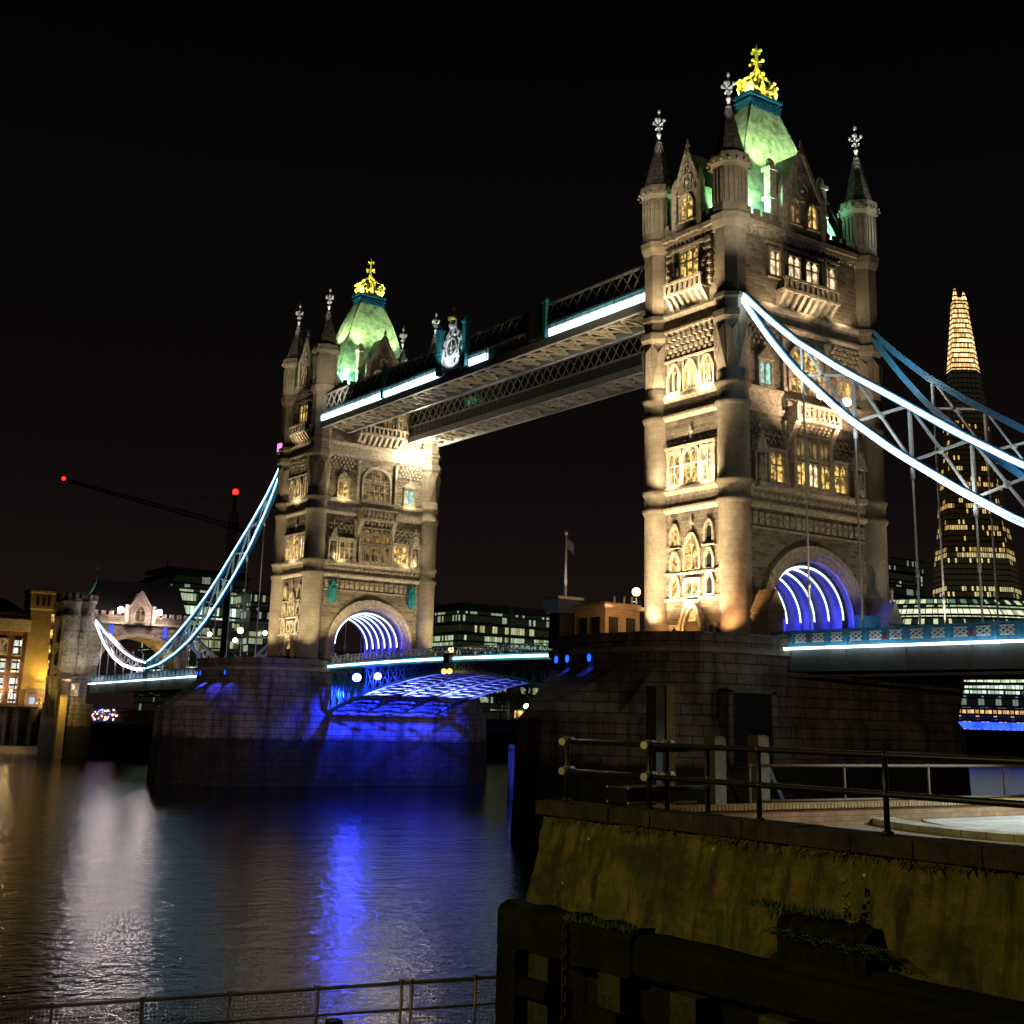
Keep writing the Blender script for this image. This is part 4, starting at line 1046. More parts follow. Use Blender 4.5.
def joints():
    m = empty('chain_joint', (-8.9, 140.8, 6.6), 'dark round chain joint above a post where the left chains meet', 'chain joint')
    b = MB(); pts = [(-9.3, 140.8+1.0*math.cos(2*PI*i/16), 8.0+1.0*math.sin(2*PI*i/16)) for i in range(16)]; b.tube(pts, .16, 6, close=True)
    b.loft([[(x, 140.8+.95*math.cos(2*PI*i/16), 8.0+.95*math.sin(2*PI*i/16)) for i in range(16)] for x in (-9.25, -8.5)]); b.build('pin_plate', M_teal, m)
    p = MB(); p.box(-9.3, -8.5, 140.2, 141.4, 3.4, 7.1); p.build('post', M_dsteel, m)
joints()
# spots that colour the south-east chain, as its own LED fittings do
for s in (10, 18, 26, 36, 48): lamp('chain_lamp', 'SPOT', (-12.6, 82.3+s, interp(LOW, s)-1.0), 320, (0.55, 0.9, 1.0), (-8.9, 82.3+s+1.5, (interp(LOW, s)+interp(TOP, s))/2), 130)
for s in (12, 20, 28, 38): lamp('chain_lamp', 'SPOT', (-11.8, -s, interp(LOW, s)-1.5), 520, (0.85, 0.97, 1.0), (-8.9, -s-1.5, (interp(LOW, s)+interp(TOP, s))/2), 130)
for s in (10, 22): lamp('chain_lamp', 'SPOT', (5.0, -s, interp(LOW, s)), 420, (0.75, 0.95, 1.0), (8.9, -s-2, (interp(LOW, s)+interp(TOP, s))/2), 120)
for s in (6, 18, 28): lamp('chain_lamp', 'SPOT', (-12.2, 140.8+s, 7.2), 240, (1, .93, 1), (-8.9, 140.8+s+1, interp(TS, s)), 130)

# ------------------------------------------------------------------ south gatehouse
def make_gatehouse():
    G = empty('gatehouse', (0, 174, -9), 'stone gatehouse with dark roof and round arch at the left end of the bridge', 'gatehouse')
    y0, y1 = 171.2, 180
    b = MB(); ar = archpts(8.0, 8.6, 5.9, 24)
    for y in (y0, y1):
        for s in (-1, 1): b.poly([(s*8, y, 5), (s*10, y, 5), (s*10, y, 8.6), (s*8, y, 8.6)]); b.poly([(s*8, y, 8.6), (s*10, y, 8.6), (s*10, y, 15.5), (s*8, y, 15.5)])
        b.strip([(x, y, z) for x, z in ar], [(x, y, 15.5) for x, z in ar]); b.poly([(-10, y, 15.5), (10, y, 15.5), (10, y, 18.6), (-10, y, 18.6)])
    a1 = [(8, 5)]+ar+[(-8, 5)]
    b.strip([(x, y0, z) for x, z in a1], [(x, y1, z) for x, z in a1])
    b.poly([(-10, y0, 18.6), (10, y0, 18.6), (10, y1, 18.6), (-10, y1, 18.6)])
    b.build('wall', M_rubble, G)
    c = MB()
    p0 = archpts(8.0, 8.6, 5.9, 24); p1 = archpts(8.8, 8.6, 6.7, 24)
    c.strip([(x, y0-.3, z) for x, z in p0], [(x, y0-.3, z) for x, z in p1]); c.strip([(x, y0-.3, z) for x, z in p1], [(x, y0, z) for x, z in p1])
    c.strip([(x, y0-.3, z) for x, z in p0], [(x, y0, z) for x, z in p0])
    c.box(-10, 10, y0-.35, y0, 16.9, 17.3)
    for i in range(13): x = -9.4+i*1.56; c.box(x-.45, x+.45, y0-.15, y0+.4, 18.6, 19.4)
    c.build('battlement', M_carved, G)
    g = MB(); pts = [(-2.6, 16.9), (2.6, 16.9), (2.6, 19.6), (0, 23.4), (-2.6, 19.6)]
    A = [g.vert((x-.6, y0-.5, z)) for x, z in pts]; Bk = [g.vert((x-.6, y0+4, z)) for x, z in pts]
    g.face(A)
    for i in range(5): g.face((A[i], A[(i+1)%5], Bk[(i+1)%5], Bk[i]))
    for s in (-1, 1): g.beam((-.6+s*2.8, y0-.5, 19.4), (-.6, y0-.5, 23.6), .4, .4); g.box(-.6+s*2.75-.35, -.6+s*2.75+.35, y0-.8, y0, 16.9, 20.8)
    gb = g.build('gable', M_carved, G)
    FG = Face((0, y0-.5, 0), (1,0,0), (0,-1,0)); window(gb, FG, -.6, 17.6, 1.9, 3.0, 2, 'point', G_dim, t=.2)
    r = MB(); r.loft([[(-10, y0+.8, 18.7), (10, y0+.8, 18.7), (10, y1-.8, 18.7), (-10, y1-.8, 18.7)], [(-8.4, y0+3.4, 25.6), (8.4, y0+3.4, 25.6), (8.4, y1-3.4, 25.6), (-8.4, y1-3.4, 25.6)]])
    r.build('roof', M_slate, G)
    f = MB(); f.tube([(-10.4, y0+3, 22.6), (-9.6, y0+3, 23.6), (-9.0, y0+3, 25.0), (-8.9, y0+3, 27.6)], [.45, .3, .2, .12], 8); f.ball((-8.9, y0+3, 27.9), .32, 8, 5); f.tube([(-8.9, y0+3, 28), (-8.9, y0+3, 29.4)], .07, 6); f.build('roof_finial', plain('verdigris_copper', (.1, .5, .36), .5), G)
    t = MB()
    for (cx, cy_, R, zt) in ((-13.5, y0+1.4, 1.75, 22.0), (-10.7, y0+1.0, 1.35, 21.6), (-13.5, y0+6, 1.75, 22.0)):
        t.lathe([(R, -1), (R, 17.4), (R+.3, 17.7), (R+.3, 18.2), (R+.05, 18.4), (R+.05, 20.2), (R+.35, 20.6), (R+.35, 21.2)], cx, cy_, 16, 0)
        for k in range(8):
            an = 2*PI*k/8; px, py = cx+(R+.1)*math.cos(an), cy_+(R+.1)*math.sin(an); t.box(px-.35, px+.35, py-.35, py+.35, 21.2, zt+.5)
        for k in range(3): px, py = cx-R*.75, cy_-R*.72; t.box(px-.35, px+.35, py-.2, py+.2, 4+k*4.4, 6+k*4.4)
    t.box(-13.6, -9.9, y0+1.2, y1, -1, 19.0)
    t.build('stair_turret', M_rubble, G)
    e = MB()
    e.box(-15.0, -8.6, y0-1.4, y1+1, -10, 1.2); e.box(-15.0, -9.9, y0-1.0, y1, 1.19, 5.8); e.box(-15.2, -9.6, y0-1.3, y1, 5.8, 6.3)
    e.build('abutment', M_pier, G); MB().box(8.6, 16, y0-1.4, y1+1, -10, 1.2).build('abutment', M_pier, G)
    w = MB(); w.box(-13.1, -11.5, y0-1.12, y0-1.0, 2.6, 5.0); o = w.build('window', M_carved, G)
    for i in range(2):
        for j in range(2):
            q = MB(); q.box(-12.95+i*.75, -12.4+i*.75, y0-1.16, y0-1.1, 2.75+j*1.1, 3.7+j*1.1); q.build('pane', G_pink if (i+j)%2 else G_dim, o)
    for x in (-6.0, 5.0):
        q = MB(); q.box(x-.4, x+.4, y0-.12, y0, 14.6, 16.8); q.build('blue_panel_lamp', glow('blue_panel_glow', (.06, .1, 1.0), 1.6, var=.6, sc=3), G)
    return G
make_gatehouse()
def floodhead(loc, label, lens, name='floodlight', r=.38, post=0.0, aim=(0,-1,0), group=None, cat='floodlight'):
    o = empty(name, (loc[0], loc[1], loc[2]-post), label, cat, group)
    a = Vector(aim).normalized(); L = Vector(loc)
    b = MB(); b.tube([L-a*.5, L-a*.1, L+a*.02], [r*.5, r*1.05, r*1.12], 12)
    b.tube([(L.x, L.y, L.z-max(post, .7)), (L.x, L.y, L.z)], .08, 6)
    b.build('housing', M_black, o)
    q = MB(); q.ball(L+a*.05, r, 10, 6, sz=.9); q.build('lens', lens, o)
    return o
floodhead((-4.9, 169.8, 19.6), 'glaring floodlight on the gatehouse parapet, left of its gable', G_pinkl, r=.6, group=None)
floodhead((3.0, 169.8, 19.6), 'glaring floodlight on the gatehouse parapet, right of its gable', G_pinkl, r=.6)
for x in (-4.9, 3.0): lamp('gatehouse_lamp', 'SPOT', (x, 168.6, 19.2), 650, (1.0, .75, .68), (x*.8, 171, 15), 150)
lamp('gatehouse_lamp', 'SPOT', (-14.5, 166, 4.5), 1500, (1.0, .85, .5), (-13, 172, 14), 90)
lamp('gatehouse_lamp', 'SPOT', (-22, 176, 1), 2500, (1.0, .66, .18), (-16, 174, 8), 90)
lamp('gatehouse_lamp', 'SPOT', (5.5, 173.5, 7), 2600, (1.0, .6, .12), (3, 175, 14), 120)
lamp('gatehouse_lamp', 'SPOT', (-12, 160, 7.5), 1800, (1.0, .85, .85), (-11, 170, 8), 90)

# ------------------------------------------------------------------ lamps in view
floodhead((5.6, 74.2, 37.9), 'dazzling floodlight under the walkway on the farther tower', glow('dazzling_lens', (1.0, .86, .6), 260), r=.8, aim=(-.2, -1, -.1))
floodhead((-1.2, -8.2, 29.9), 'floodlight on the nearer tower balcony, left one of two', G_flood, r=.42, aim=(-.3, -1, 0))
floodhead((2.4, -8.2, 29.8), 'floodlight on the nearer tower balcony, right one behind the white chain', G_flood, r=.42, aim=(-.3, -1, 0))
floodhead((-9.5, 62.4, 4.9), 'blue floodlight under the far bascule, left one of two', G_bluew, r=.55, aim=(-.6, -1, -.2))
floodhead((-9.5, 57.0, 5.0), 'blue floodlight under the far bascule, right one of two', glow('blue_lamp_glass', (.06, .09, 1.0), 28), r=.5, aim=(-.6, -1, -.2))
def street_lamp(x, y, zb, zt, label, r=.36):
    o = empty('street_lamp', (x, y, zb), label, 'street lamp', 'globe lamps along the bridge')
    p = MB(); p.lathe([(.2, zb), (.2, zb+.5), (.1, zb+.7), (.07, zt-.5), (.16, zt-.45), (.18, zt-.3)], x, y, 8); p.tube([(x-.5, y, zt-.9), (x+.5, y, zt-.9)], .05, 6); p.build('post', M_black, o)
    g = MB(); g.ball((x, y, zt), r, 12, 8); g.build('globe', G_orange, o)
    lamp('street_lamp_light', 'POINT', (x, y, zt), 420, (1.0, .55, .2), rad=.3)
street_lamp(-12.4, 4.6, 6.5, 11.8, 'orange globe lamp on the nearer pier beside the left turret', .4)
street_lamp(-14.5, 88.5, 6.5, 11.6, 'orange globe lamp on the farther pier at its left side', .45)
street_lamp(9.6, 70.2, 6.5, 9.6, 'orange globe lamp just right of the farther tower', .4)
def nav_lights():
    o = empty('navigation_light', (-9.3, 41.15, 5.0), 'pair of amber navigation lights hanging under midspan', 'navigation light')
    b = MB(); b.box(-9.6, -9.1, 40.5, 41.8, 6.2, 7.4); b.beam((-9.4, 40.6, 5.2), (-9.4, 40.6, 6.3), .1); b.beam((-9.4, 41.7, 5.2), (-9.4, 41.7, 6.3), .1); b.build('bracket', M_black, o)
    for y in (40.55, 41.75): g = MB(); g.ball((-9.45, y, 5.35), .3, 10, 6); g.build('lamp_globe', glow('amber_lamp', (1.0, .42, .06), 5), o)
nav_lights()
def magenta():
    o = empty('beacon_box', (-10.4, 88.0, 37.9), 'small glowing pink box on a ledge of the farther tower', 'lamp')
    b = MB(); b.box(-10.8, -9.9, 87.4, 88.5, 38.1, 39.4); b.build('glass_box', G_magenta, o); c = MB(); c.box(-10.95, -9.75, 87.25, 88.65, 37.9, 38.1); c.box(-10.95, -9.75, 87.25, 88.65, 39.4, 39.55); c.build('frame', M_black, o)
magenta()

# ------------------------------------------------------------------ things on the piers and road
def cabin():
    o = empty('control_cabin', (-15.2, 5.4, 6.5), 'orange lit flat-roofed control cabin on the nearer pier', 'cabin')
    M_r = plain('cream_render', (.55, .42, .27), .8, 0, .3, 1.2, .2)
    b = MB(); b.box(-17.2, -13.2, 3.2, 7.6, 6.5, 9.9); b.build('wall', M_r, o)
    r = MB(); r.box(-17.5, -12.9, 2.9, 7.9, 9.9, 10.25); r.box(-17.3, -13.1, 3.1, 7.7, 10.25, 10.45); r.build('roof', M_r, o)
    for k, (x, y) in enumerate(((-15.0, 4.6), (-14.2, 4.2), (-13.8, 3.6))): c = MB(); c.tube([(x, y, 10.45), (x, y, 11.2)], .1, 6); c.build('vent_pipe', M_steel, o)
    for u in (-16.3, -14.3):
        w = MB(); w.box(u-.5, u+.5, 3.1, 3.2, 7.5, 9.2); w.build('window', M_black, o)
    for yy in (4.4, 6.2):
        w = MB(); w.box(-17.3, -17.2, yy-.5, yy+.5, 7.5, 9.2); w.build('window', M_black, o)
    lamp('cabin_lamp', 'SPOT', (-18.6, -2.4, 9.4), 900, (1.0, .5, .15), (-15.6, 3.6, 8.2), 100)
    c = empty('lookout_cabin', (-17.6, 9.0, 6.5), 'small dark glazed lookout cabin beside the flagpole on the nearer pier', 'cabin')
    b = MB(); b.box(-18.6, -16.8, 8.0, 9.6, 6.5, 9.7); b.build('tower_base', M_black, c)
    g = MB(); g.loft([[(-18.8, 7.9, 9.7), (-16.6, 7.9, 9.7), (-16.6, 9.8, 9.7), (-18.8, 9.8, 9.7)], [(-19.1, 7.6, 10.9), (-16.3, 7.6, 10.9), (-16.3, 10.1, 10.9), (-19.1, 10.1, 10.9)]]); g.build('glazing', glow('faint_room_glow', (.5, .6, .65), .015), c)
    t = MB(); t.box(-19.2, -16.2, 7.5, 10.2, 10.9, 11.15); t.build('roof', M_steel, c)
cabin()
def flagpole(x, y, z0, z1, label, r=.12, mat=None, flag=True):
    o = empty('flagpole', (x, y, z0), label, 'flagpole')
    p = MB(); p.tube([(x, y, z0), (x, y, z0+(z1-z0)*.5), (x, y, z1)], [r*1.5, r*1.2, r*.7], 8); p.ball((x, y, z1+.1), r*1.5, 8, 5); p.beam((x-.5, y, z0+(z1-z0)*.28), (x+.5, y, z0+(z1-z0)*.28), .12); p.build('pole', mat or M_white, o)
    if flag:
        f = MB(); A = [(x+.1+i*.16, y+.08*math.sin(i*1.3), z1-.3-i*.12) for i in range(7)]; B = [(a+.02, b_, c-1.0) for a, b_, c in A]; f.strip(A, B, 0, True); f.build('flag', M_dsteel, o)
flagpole(-16.0, 10.6, 6.5, 17.4, 'tall white flagpole rising beside the control cabin')
lamp('flag_lamp', 'SPOT', (-17.5, 8, 11.3), 300, (1, .9, .75), (-16, 10.6, 15), 60)
flagpole(-14, 64, -9, -8.9, 'x') if False else None
def road_gate():
    o = empty('road_gate', (7.6, -7.6, 6.6), 'blue boarded road barrier at the right side of the nearer archway', 'barrier')
    b = MB(); b.box(3.4, 6.1, -7.9, -7.5, 6.6, 9.9); b.build('panel', M_blue, o)
    b = MB()
    for x in (3.4, 4.75, 6.1): b.box(x-.12, x+.12, -8.02, -7.4, 6.6, 10.1)
    b.box(3.3, 6.2, -8.0, -7.42, 9.9, 10.1); b.build('frame', M_blue, o)
road_gate()
lamp('gate_lamp', 'SPOT', (2.5, -11, 7.6), 260, (.6, .85, 1.0), (5, -7.8, 8.6), 90)
def kiosk():
    o = empty('blue_kiosk', (13.2, -8.4, 6.5), 'small blue lit kiosk on the roadway right of the nearer tower', 'kiosk')
    b = MB(); b.box(10.9, 15.4, -9.2, -6.8, 6.55, 9.0); b.build('cabin', M_blue, o)
    g = MB()
    for i in range(5): g.box(11.1+i*.86, 11.75+i*.86, -9.26, -9.18, 7.5, 8.6)
    g.build('window', glow('blue_window_glow', (.05, .16, 1.0), 1.8, var=.6, sc=2), o)
    r = MB(); r.box(10.6, 15.7, -9.5, -6.5, 9.0, 9.25); r.build('roof', M_dsteel, o)
    h = MB(); h.ball((10.5, -9.5, 8.1), .34, 10, 6); h.build('headlamp', glow('cold_white_lamp', (.55, .8, 1.0), 40), o)
kiosk()
def person(x, y, z, label, col, turn=0.0, h=1.72):
    o = empty('person', (x, y, z), label, 'person')
    me = bpy.data.meshes.new('body'); s = h/1.72
    V = [(0,0,.95), (0,0,1.15), (0,.01,1.38), (0,0,1.5), (0,.01,1.6), (.1,0,.88), (.11,.02,.48), (.11,.0,.06), (.11,-.14,.03), (-.1,0,.88), (-.11,-.06,.48), (-.11,-.02,.06), (-.11,-.16,.03), (.19,0,1.36), (.25,.03,1.08), (.24,-.08,.84), (-.19,0,1.36), (-.25,.03,1.08), (-.24,-.06,.84)]
    E_ = [(0,1),(1,2),(2,3),(3,4),(0,5),(5,6),(6,7),(7,8),(0,9),(9,10),(10,11),(11,12),(2,13),(13,14),(14,15),(2,16),(16,17),(17,18)]
    R = [.15,.15,.17,.06,.1,.1,.07,.05,.04,.1,.07,.05,.04,.075,.055,.045,.075,.055,.045]
    ca, sa = math.cos(turn), math.sin(turn)
    me.from_pydata([((a*ca-b*sa)*s, (a*sa+b*ca)*s, c*s) for a, b, c in V], E_, [])
    ob = bpy.data.objects.new('body', me); COL.objects.link(ob); ob.parent = o
    md = ob.modifiers.new('Skin', 'SKIN'); 
    for i, r in enumerate(R): me.skin_vertices[0].data[i].radius = (r*s, r*s)
    me.skin_vertices[0].data[0].use_root = True
    ob.modifiers.new('Sub', 'SUBSURF').render_levels = 1
    me.materials.append(plain('dark_clothing', col, .9))
    hb = MB(); hb.ball((x, y, z+1.63*s), .105*s, 10, 8, sz=1.2); hb.build('head', plain('skin', (.4, .26, .18), .6), o)

# ------------------------------------------------------------------ far city
def slab(mb, x0, x1, y0, y1, z0, z1): mb.box(x0, x1, y0, y1, z0, z1)
def office(name, label, x0, x1, y0, y1, z1, nfl, mat, z0=0.0, over=.5, roofm=M_dsteel, cat='building'):
    o = empty(name, ((x0+x1)/2, (y0+y1)/2, z0), label, cat)
    b = MB(); b.box(x0, x1, y0, y1, z0, z1); b.build('core', M_dsteel, o)
    h = (z1-z0)/nfl
    for i in range(nfl):
        w = MB(); w.poly([(x0, y0-.12, z0+i*h+.35), (x1, y0-.12, z0+i*h+.35), (x1, y0-.12, z0+(i+1)*h-.35), (x0, y0-.12, z0+(i+1)*h-.35)])
        w.poly([(x0-.12, y0, z0+i*h+.35), (x0-.12, y1, z0+i*h+.35), (x0-.12, y1, z0+(i+1)*h-.35), (x0-.12, y0, z0+(i+1)*h-.35)])
        w.build('window_band', mat[i%len(mat)], o)
        s = MB(); s.box(x0-over, x1+over, y0-over, y1, z0+(i+1)*h-.3, z0+(i+1)*h+.2); s.build('floor_edge', roofm, o)
    return o
C_off = [cells('office_panes_a', 1.1, 3.0, .5, (.7, .8, .3), (.9, .9, .45), .7, seed=3), cells('office_panes_b', 1.1, 3.0, .38, (.55, .75, .4), (.95, .85, .35), .55, seed=9), cells('office_panes_c', 1.1, 3.0, .6, (.8, .9, .45), (.6, .85, .55), .85, seed=17)]
C_dim = [cells('dim_panes_a', 1.0, 2.8, .22, (.8, .8, .4), (.5, .7, .6), .4, seed=5), cells('dim_panes_b', 1.0, 2.8, .36, (.85, .8, .4), (.5, .75, .5), .7, seed=29)]
C_bright = [cells('bright_panes', 1.5, 3.5, .8, (.8, 1.0, .7), (.7, 1.0, .8), 1.6, seed=41)]
# glass offices behind the gatehouse
o = office('glass_office', 'large glass office with lit upper storeys and sloping roof, behind the gatehouse', 66, 92, 330, 360, 45.6, 9, [C_dim[0], C_dim[1], C_bright[0], C_dim[0], C_off[0], C_dim[1], C_bright[0], C_off[2], C_dim[0]])
r = MB(); r.loft([[(52, 331, 39), (66, 331, 45.4), (92, 331, 46.4), (92, 331, 45.8), (66, 331, 44.2), (52, 331, 22)], [(52, 359, 39), (66, 359, 45.4), (92, 359, 46.4), (92, 359, 45.8), (66, 359, 44.2), (52, 359, 22)]]); r.build('curved_roof', M_dsteel, o)
r = MB(); r.box(64, 93, 333, 355, 46.4, 47.6); r.tube([(63, 331, 50), (63, 331, 44)], .15, 6); r.tube([(86, 335, 52), (86, 335, 46)], .15, 6); r.build('plant_room', M_dsteel, o)
office('glass_office', 'terraced glass office with lit floors between gatehouse and farther tower', 88.2, 118, 318, 345, 40.0, 8, [C_off[2], C_off[0], C_bright[0], C_dim[0], C_dim[1], C_off[1], C_dim[0], C_dim[1]])
# riverside offices seen under and over the bascules
office('riverside_office', 'long riverside office with lit floors seen between the two towers', 160, 236, 300, 330, 38.0, 9, [C_off[1], C_dim[1], C_off[0], C_dim[0], C_off[0], C_off[1], C_off[2], C_off[0], C_dim[1]])
r = MB(); r.box(163, 232, 303, 326, 38.2, 41.0); r.build('plant_storey', M_dsteel, bpy.data.objects['riverside_office'])
office('low_block', 'low dark block beside the riverside office', 118, 150, 322, 340, 22.0, 5, C_dim)
office('dark_tower_block', 'dim block with pale floor bands right of the nearer tower', 306.5, 330, 231, 250, 64.5, 13, C_dim)
# left bank
M_brick = masonry('red_stock_brick', (.30, .12, .07), (.22, .09, .055), (.2, .17, .14), .45, .16, .02, .4, .03)
M_ybrick = masonry('yellow_stock_brick', (.40, .30, .14), (.32, .23, .10), (.25, .2, .13), .6, .22, .02, .5, .04)
C_shop = cells('warehouse_panes', 1.2, 1.6, .85, (.95, 1.0, .95), (1.0, .85, .6), 2.4, seed=51, fr=.2, frz=.2)
def warehouse():
    o = empty('warehouse', (-24, 212, 0), 'red brick warehouse with white lit windows at the left edge', 'building')
    b = MB(); b.box(-40, -12.6, 206, 222, 0, 19.6); b.build('wall', M_brick, o)
    c = MB(); c.box(-40.4, -12.2, 205.6, 222, 16.2, 18.8); c.box(-40, -12.8, 206.5, 222, 19.6, 20.2); c.build('cornice', M_carved, o)
    r = MB(); r.loft([[(-40, 206.6, 20.2), (-12.8, 206.6, 20.2), (-12.8, 222, 20.2), (-40, 222, 20.2)], [(-36, 211, 23.4), (-17, 211, 23.4), (-17, 217, 23.4), (-36, 217, 23.4)]]); r.build('roof', M_slate, o)
    for k in range(9):
        x = -14.6-k*2.9
        for z, h in ((1.2, 2.2), (4.2, 2.4), (7.6, 2.6), (11.2, 3.4)):
            f = MB(); f.box(x-.95, x+.95, 205.86, 206, z-.15, z+h+.2); f.build('window', M_carved, o) if k > 5 else None
            if k <= 5:
                fo = f.build('window', M_carved, o); p = MB(); p.box(x-.75, x+.75, 205.8, 205.88, z, z+h); p.build('pane', C_shop if (k+int(z))%3 else G_dim, fo)
warehouse()
lamp('quay_lamp', 'SPOT', (-18, 203, 1.5), 1500, (1.0, .7, .5), (-19, 206, 8), 120)
def pylon():
    o = empty('brick_chimney_tower', (-10.4, 208, 0), 'tall tapering yellow floodlit brick tower on the left bank', 'tower')
    b = MB(); Q = lambda h, z: [(-10.4-h, 208-h, z), (-10.4+h, 208-h, z), (-10.4+h, 208+h, z), (-10.4-h, 208+h, z)]
    b.loft([Q(2.75, 0), Q(2.75, 3.5), Q(2.6, 4.0), Q(2.25, 21.0)]); b.build('shaft', M_ybrick, o)
    c = MB(); c.loft([Q(2.3, 21.0), Q(2.55, 21.4), Q(2.55, 24.6), Q(2.75, 24.8), Q(2.75, 25.4), Q(2.4, 25.6)])
    c.build('head', M_ybrick, o)
    for u in (-1.1, .2, 1.3): w = MB(); w.box(-10.4+u-.3, -10.4+u+.3, 205.35, 205.5, 22.0, 24.0); w.build('louvre', M_black, o)
pylon()
lamp('pylon_lamp', 'SPOT', (-8.2, 203.0, 4.2), 5200, (1.0, .66, .12), (-10.2, 205.6, 13), 75, .6)
lamp('pylon_lamp', 'SPOT', (-13.0, 202.5, 4.0), 1500, (1.0, .66, .12), (-10.6, 205.6, 15), 70, .6)
floodhead((-6.2, 203.6, 5.2), 'yellow glaring lamp at the foot of the floodlit brick tower', glow('yellow_lamp', (1.0, .58, .10), 1000), r=.5, post=5.2, aim=(-.4, -1, 0))
def bank_house(x0, x1, y0, y1, z, label, mat, wins, pm, rnd=1):
    o = empty('bank_building', ((x0+x1)/2, (y0+y1)/2, 0), label, 'building')
    b = MB(); b.box(x0, x1, y0, y1, 0, z); b.build('wall', mat, o)
    c = MB(); c.box(x0-.25, x1+.25, y0-.25, y1, z, z+.5); c.box(x0+.8, x0+2.2, y0+2, y0+3.4, z+.5, z+2.4); c.build('parapet', M_dsteel, o)
    rr = random.Random(rnd)
    for (u, zz, w, h) in wins:
        f = MB(); f.box(u-w/2-.12, u+w/2+.12, y0-.12, y0, zz-.12, zz+h+.15); fo = f.build('window', M_carved, o)
        p = MB(); p.box(u-w/2, u+w/2, y0-.17, y0-.1, zz, zz+h); p.build('pane', pm if rr.random() < .55 else (G_dim if rr.random() < .4 else M_glass), fo)
bank_house(-7.2, 1.5, 213, 226, 21.5, 'dark brick riverside house between the yellow tower and the gatehouse', M_brick, [(-6+i*1.9, 2+j*3.4, 1.0, 1.8) for i in range(4) for j in range(6)], G_warm, 4)
bank_house(-15.2, -11.6, 213, 224, 17, 'narrow olive brick building squeezed between warehouse and yellow tower', M_ybrick, [(-13.4, 3+j*4, 1.0, 1.8) for j in range(3)], G_dim, 5)
def shed():
    o = empty('riverside_pavilion', (-3.5, 206, -.0), 'low pale pavilion with small windows on the quay at left', 'pavilion')
    b = MB(); b.box(-12.0, -4.6, 204.2, 208, 0, 3.2); b.build('wall', plain('pink_render', (.5, .33, .26), .8), o)
    r = MB(); r.loft([[(-12.3, 203.9, 3.2), (-4.3, 203.9, 3.2), (-4.3, 208, 3.2), (-12.3, 208, 3.2)], [(-11.6, 205.4, 4.4), (-5, 205.4, 4.4), (-5, 207, 4.4), (-11.6, 207, 4.4)]]); r.build('roof', M_dsteel, o)
    for i, x in enumerate((-10.8, -9.3, -7.6, -6.0)): w = MB(); w.box(x-.55, x+.55, 204.1, 204.2, 1.0, 2.4); w.build('window', [glow('pale_blue_window', (.5, .65, 1.0), .9), G_warm, M_glass, G_warm][i], o)
    c = MB()
    for x in (-3.6, -1.8): c.box(x-.35, x+.35, 204.0, 204.7, 0, 7.5)
    c.box(-4.4, -1.0, 203.9, 204.8, 7.5, 7.9); c.build('portal', M_ybrick, o)
shed()
lamp('quay_lamp', 'SPOT', (-7.5, 200.5, 3.4), 900, (1.0, .62, .25), (-7, 204.4, 1.8), 140)
lamp('quay_lamp', 'SPOT', (-22, 200.5, 3.5), 2200, (1.0, .82, .72), (-18, 194, -8.5), 130)
lamp('quay_lamp', 'SPOT', (-5, 200.5, 2.5), 2600, (1.0, .82, .72), (-3, 195, -8.5), 130)
lamp('quay_lamp', 'SPOT', (-.8, 201, 1.0), 900, (1.0, .68, .2), (-2, 204, 5), 100)
def terrace_lamps():
    for (x, y, z, lb) in ((74, 317, 25, 'leftmost of three white lamps on the glass office terrace'), (83, 317, 23.6, 'middle one of three white lamps on the glass office terrace'), (93, 316, 26.5, 'rightmost of three white lamps on the glass office terrace')):
        o = empty('terrace_lamp', (x, y, 0), lb, 'street lamp', 'white lamps on the office terrace')
        p = MB(); p.tube([(x, y, 0), (x, y, z)], .15, 6); p.build('post', M_black, o); g = MB(); g.ball((x, y, z), .75, 10, 6); g.build('globe', glow('white_terrace_lamp', (1, 1, .85), 12), o)
terrace_lamps()
def quay_lamps():
    for (x, z, r, c, lb) in ((-19.6, 5.2, .32, (1, .85, .6), 'warm lamp on a post before the red warehouse, nearest the left edge'), (-15.6, 3.6, .26, (1, .6, .2), 'orange lamp on a post between the red warehouse and the pavilion'), (-3.0, 6.4, .28, (1, .66, .25), 'amber lamp on a post right of the pavilion by the gatehouse')):
        o = empty('quay_lamp', (x, 203.3, .5), lb, 'street lamp', 'lamps along the left quay')
        p = MB(); p.tube([(x, 203.3, .5), (x, 203.3, z)], .08, 6); p.build('post', M_black, o); g = MB(); g.ball((x, 203.3, z), r, 10, 6); g.build('globe', glow('quay_lamp_globe', c, 45), o)
        lamp('quay_lamp_light', 'POINT', (x, 202.7, z), 500, c, rad=.3)
quay_lamps()
def quay():
    o = empty('quay_wall', (-25, 203.4, -10), 'dark timber-faced quay wall below the left bank buildings', 'quay wall')
    b = MB(); b.box(-110, -9.5, 203.0, 203.6, -10, .3); b.build('wall', M_pierlow, o)
    for i in range(12): p = MB(); x = -11-i*2.6; p.box(x-.28, x+.28, 202.6, 203.0, -9, .1); p.build('timber_pile', M_dsteel, o)
    c = MB(); c.box(-110, -9.4, 202.8, 203.8, .3, .55); c.build('coping', M_carved, o)
    q = empty('quay_wall', (60, 186, -10), 'long dark quay wall behind the farther pier', 'quay wall')
    b = MB(); b.box(-9.2, 500, 185.4, 186.0, -10, .2); b.build('wall', M_pier, q)
quay()
def post(): 
    o = empty('buttress_post', (-14.4, 169.0, -9), 'yellow lit stone buttress post in front of the gatehouse abutment', 'buttress')
    b = MB(); b.box(-15.3, -13.9, 168.6, 169.75, -9, 5.2); b.box(-15.5, -13.7, 168.4, 169.76, 5.2, 5.7); b.build('shaft', M_ybrick, o)
post()
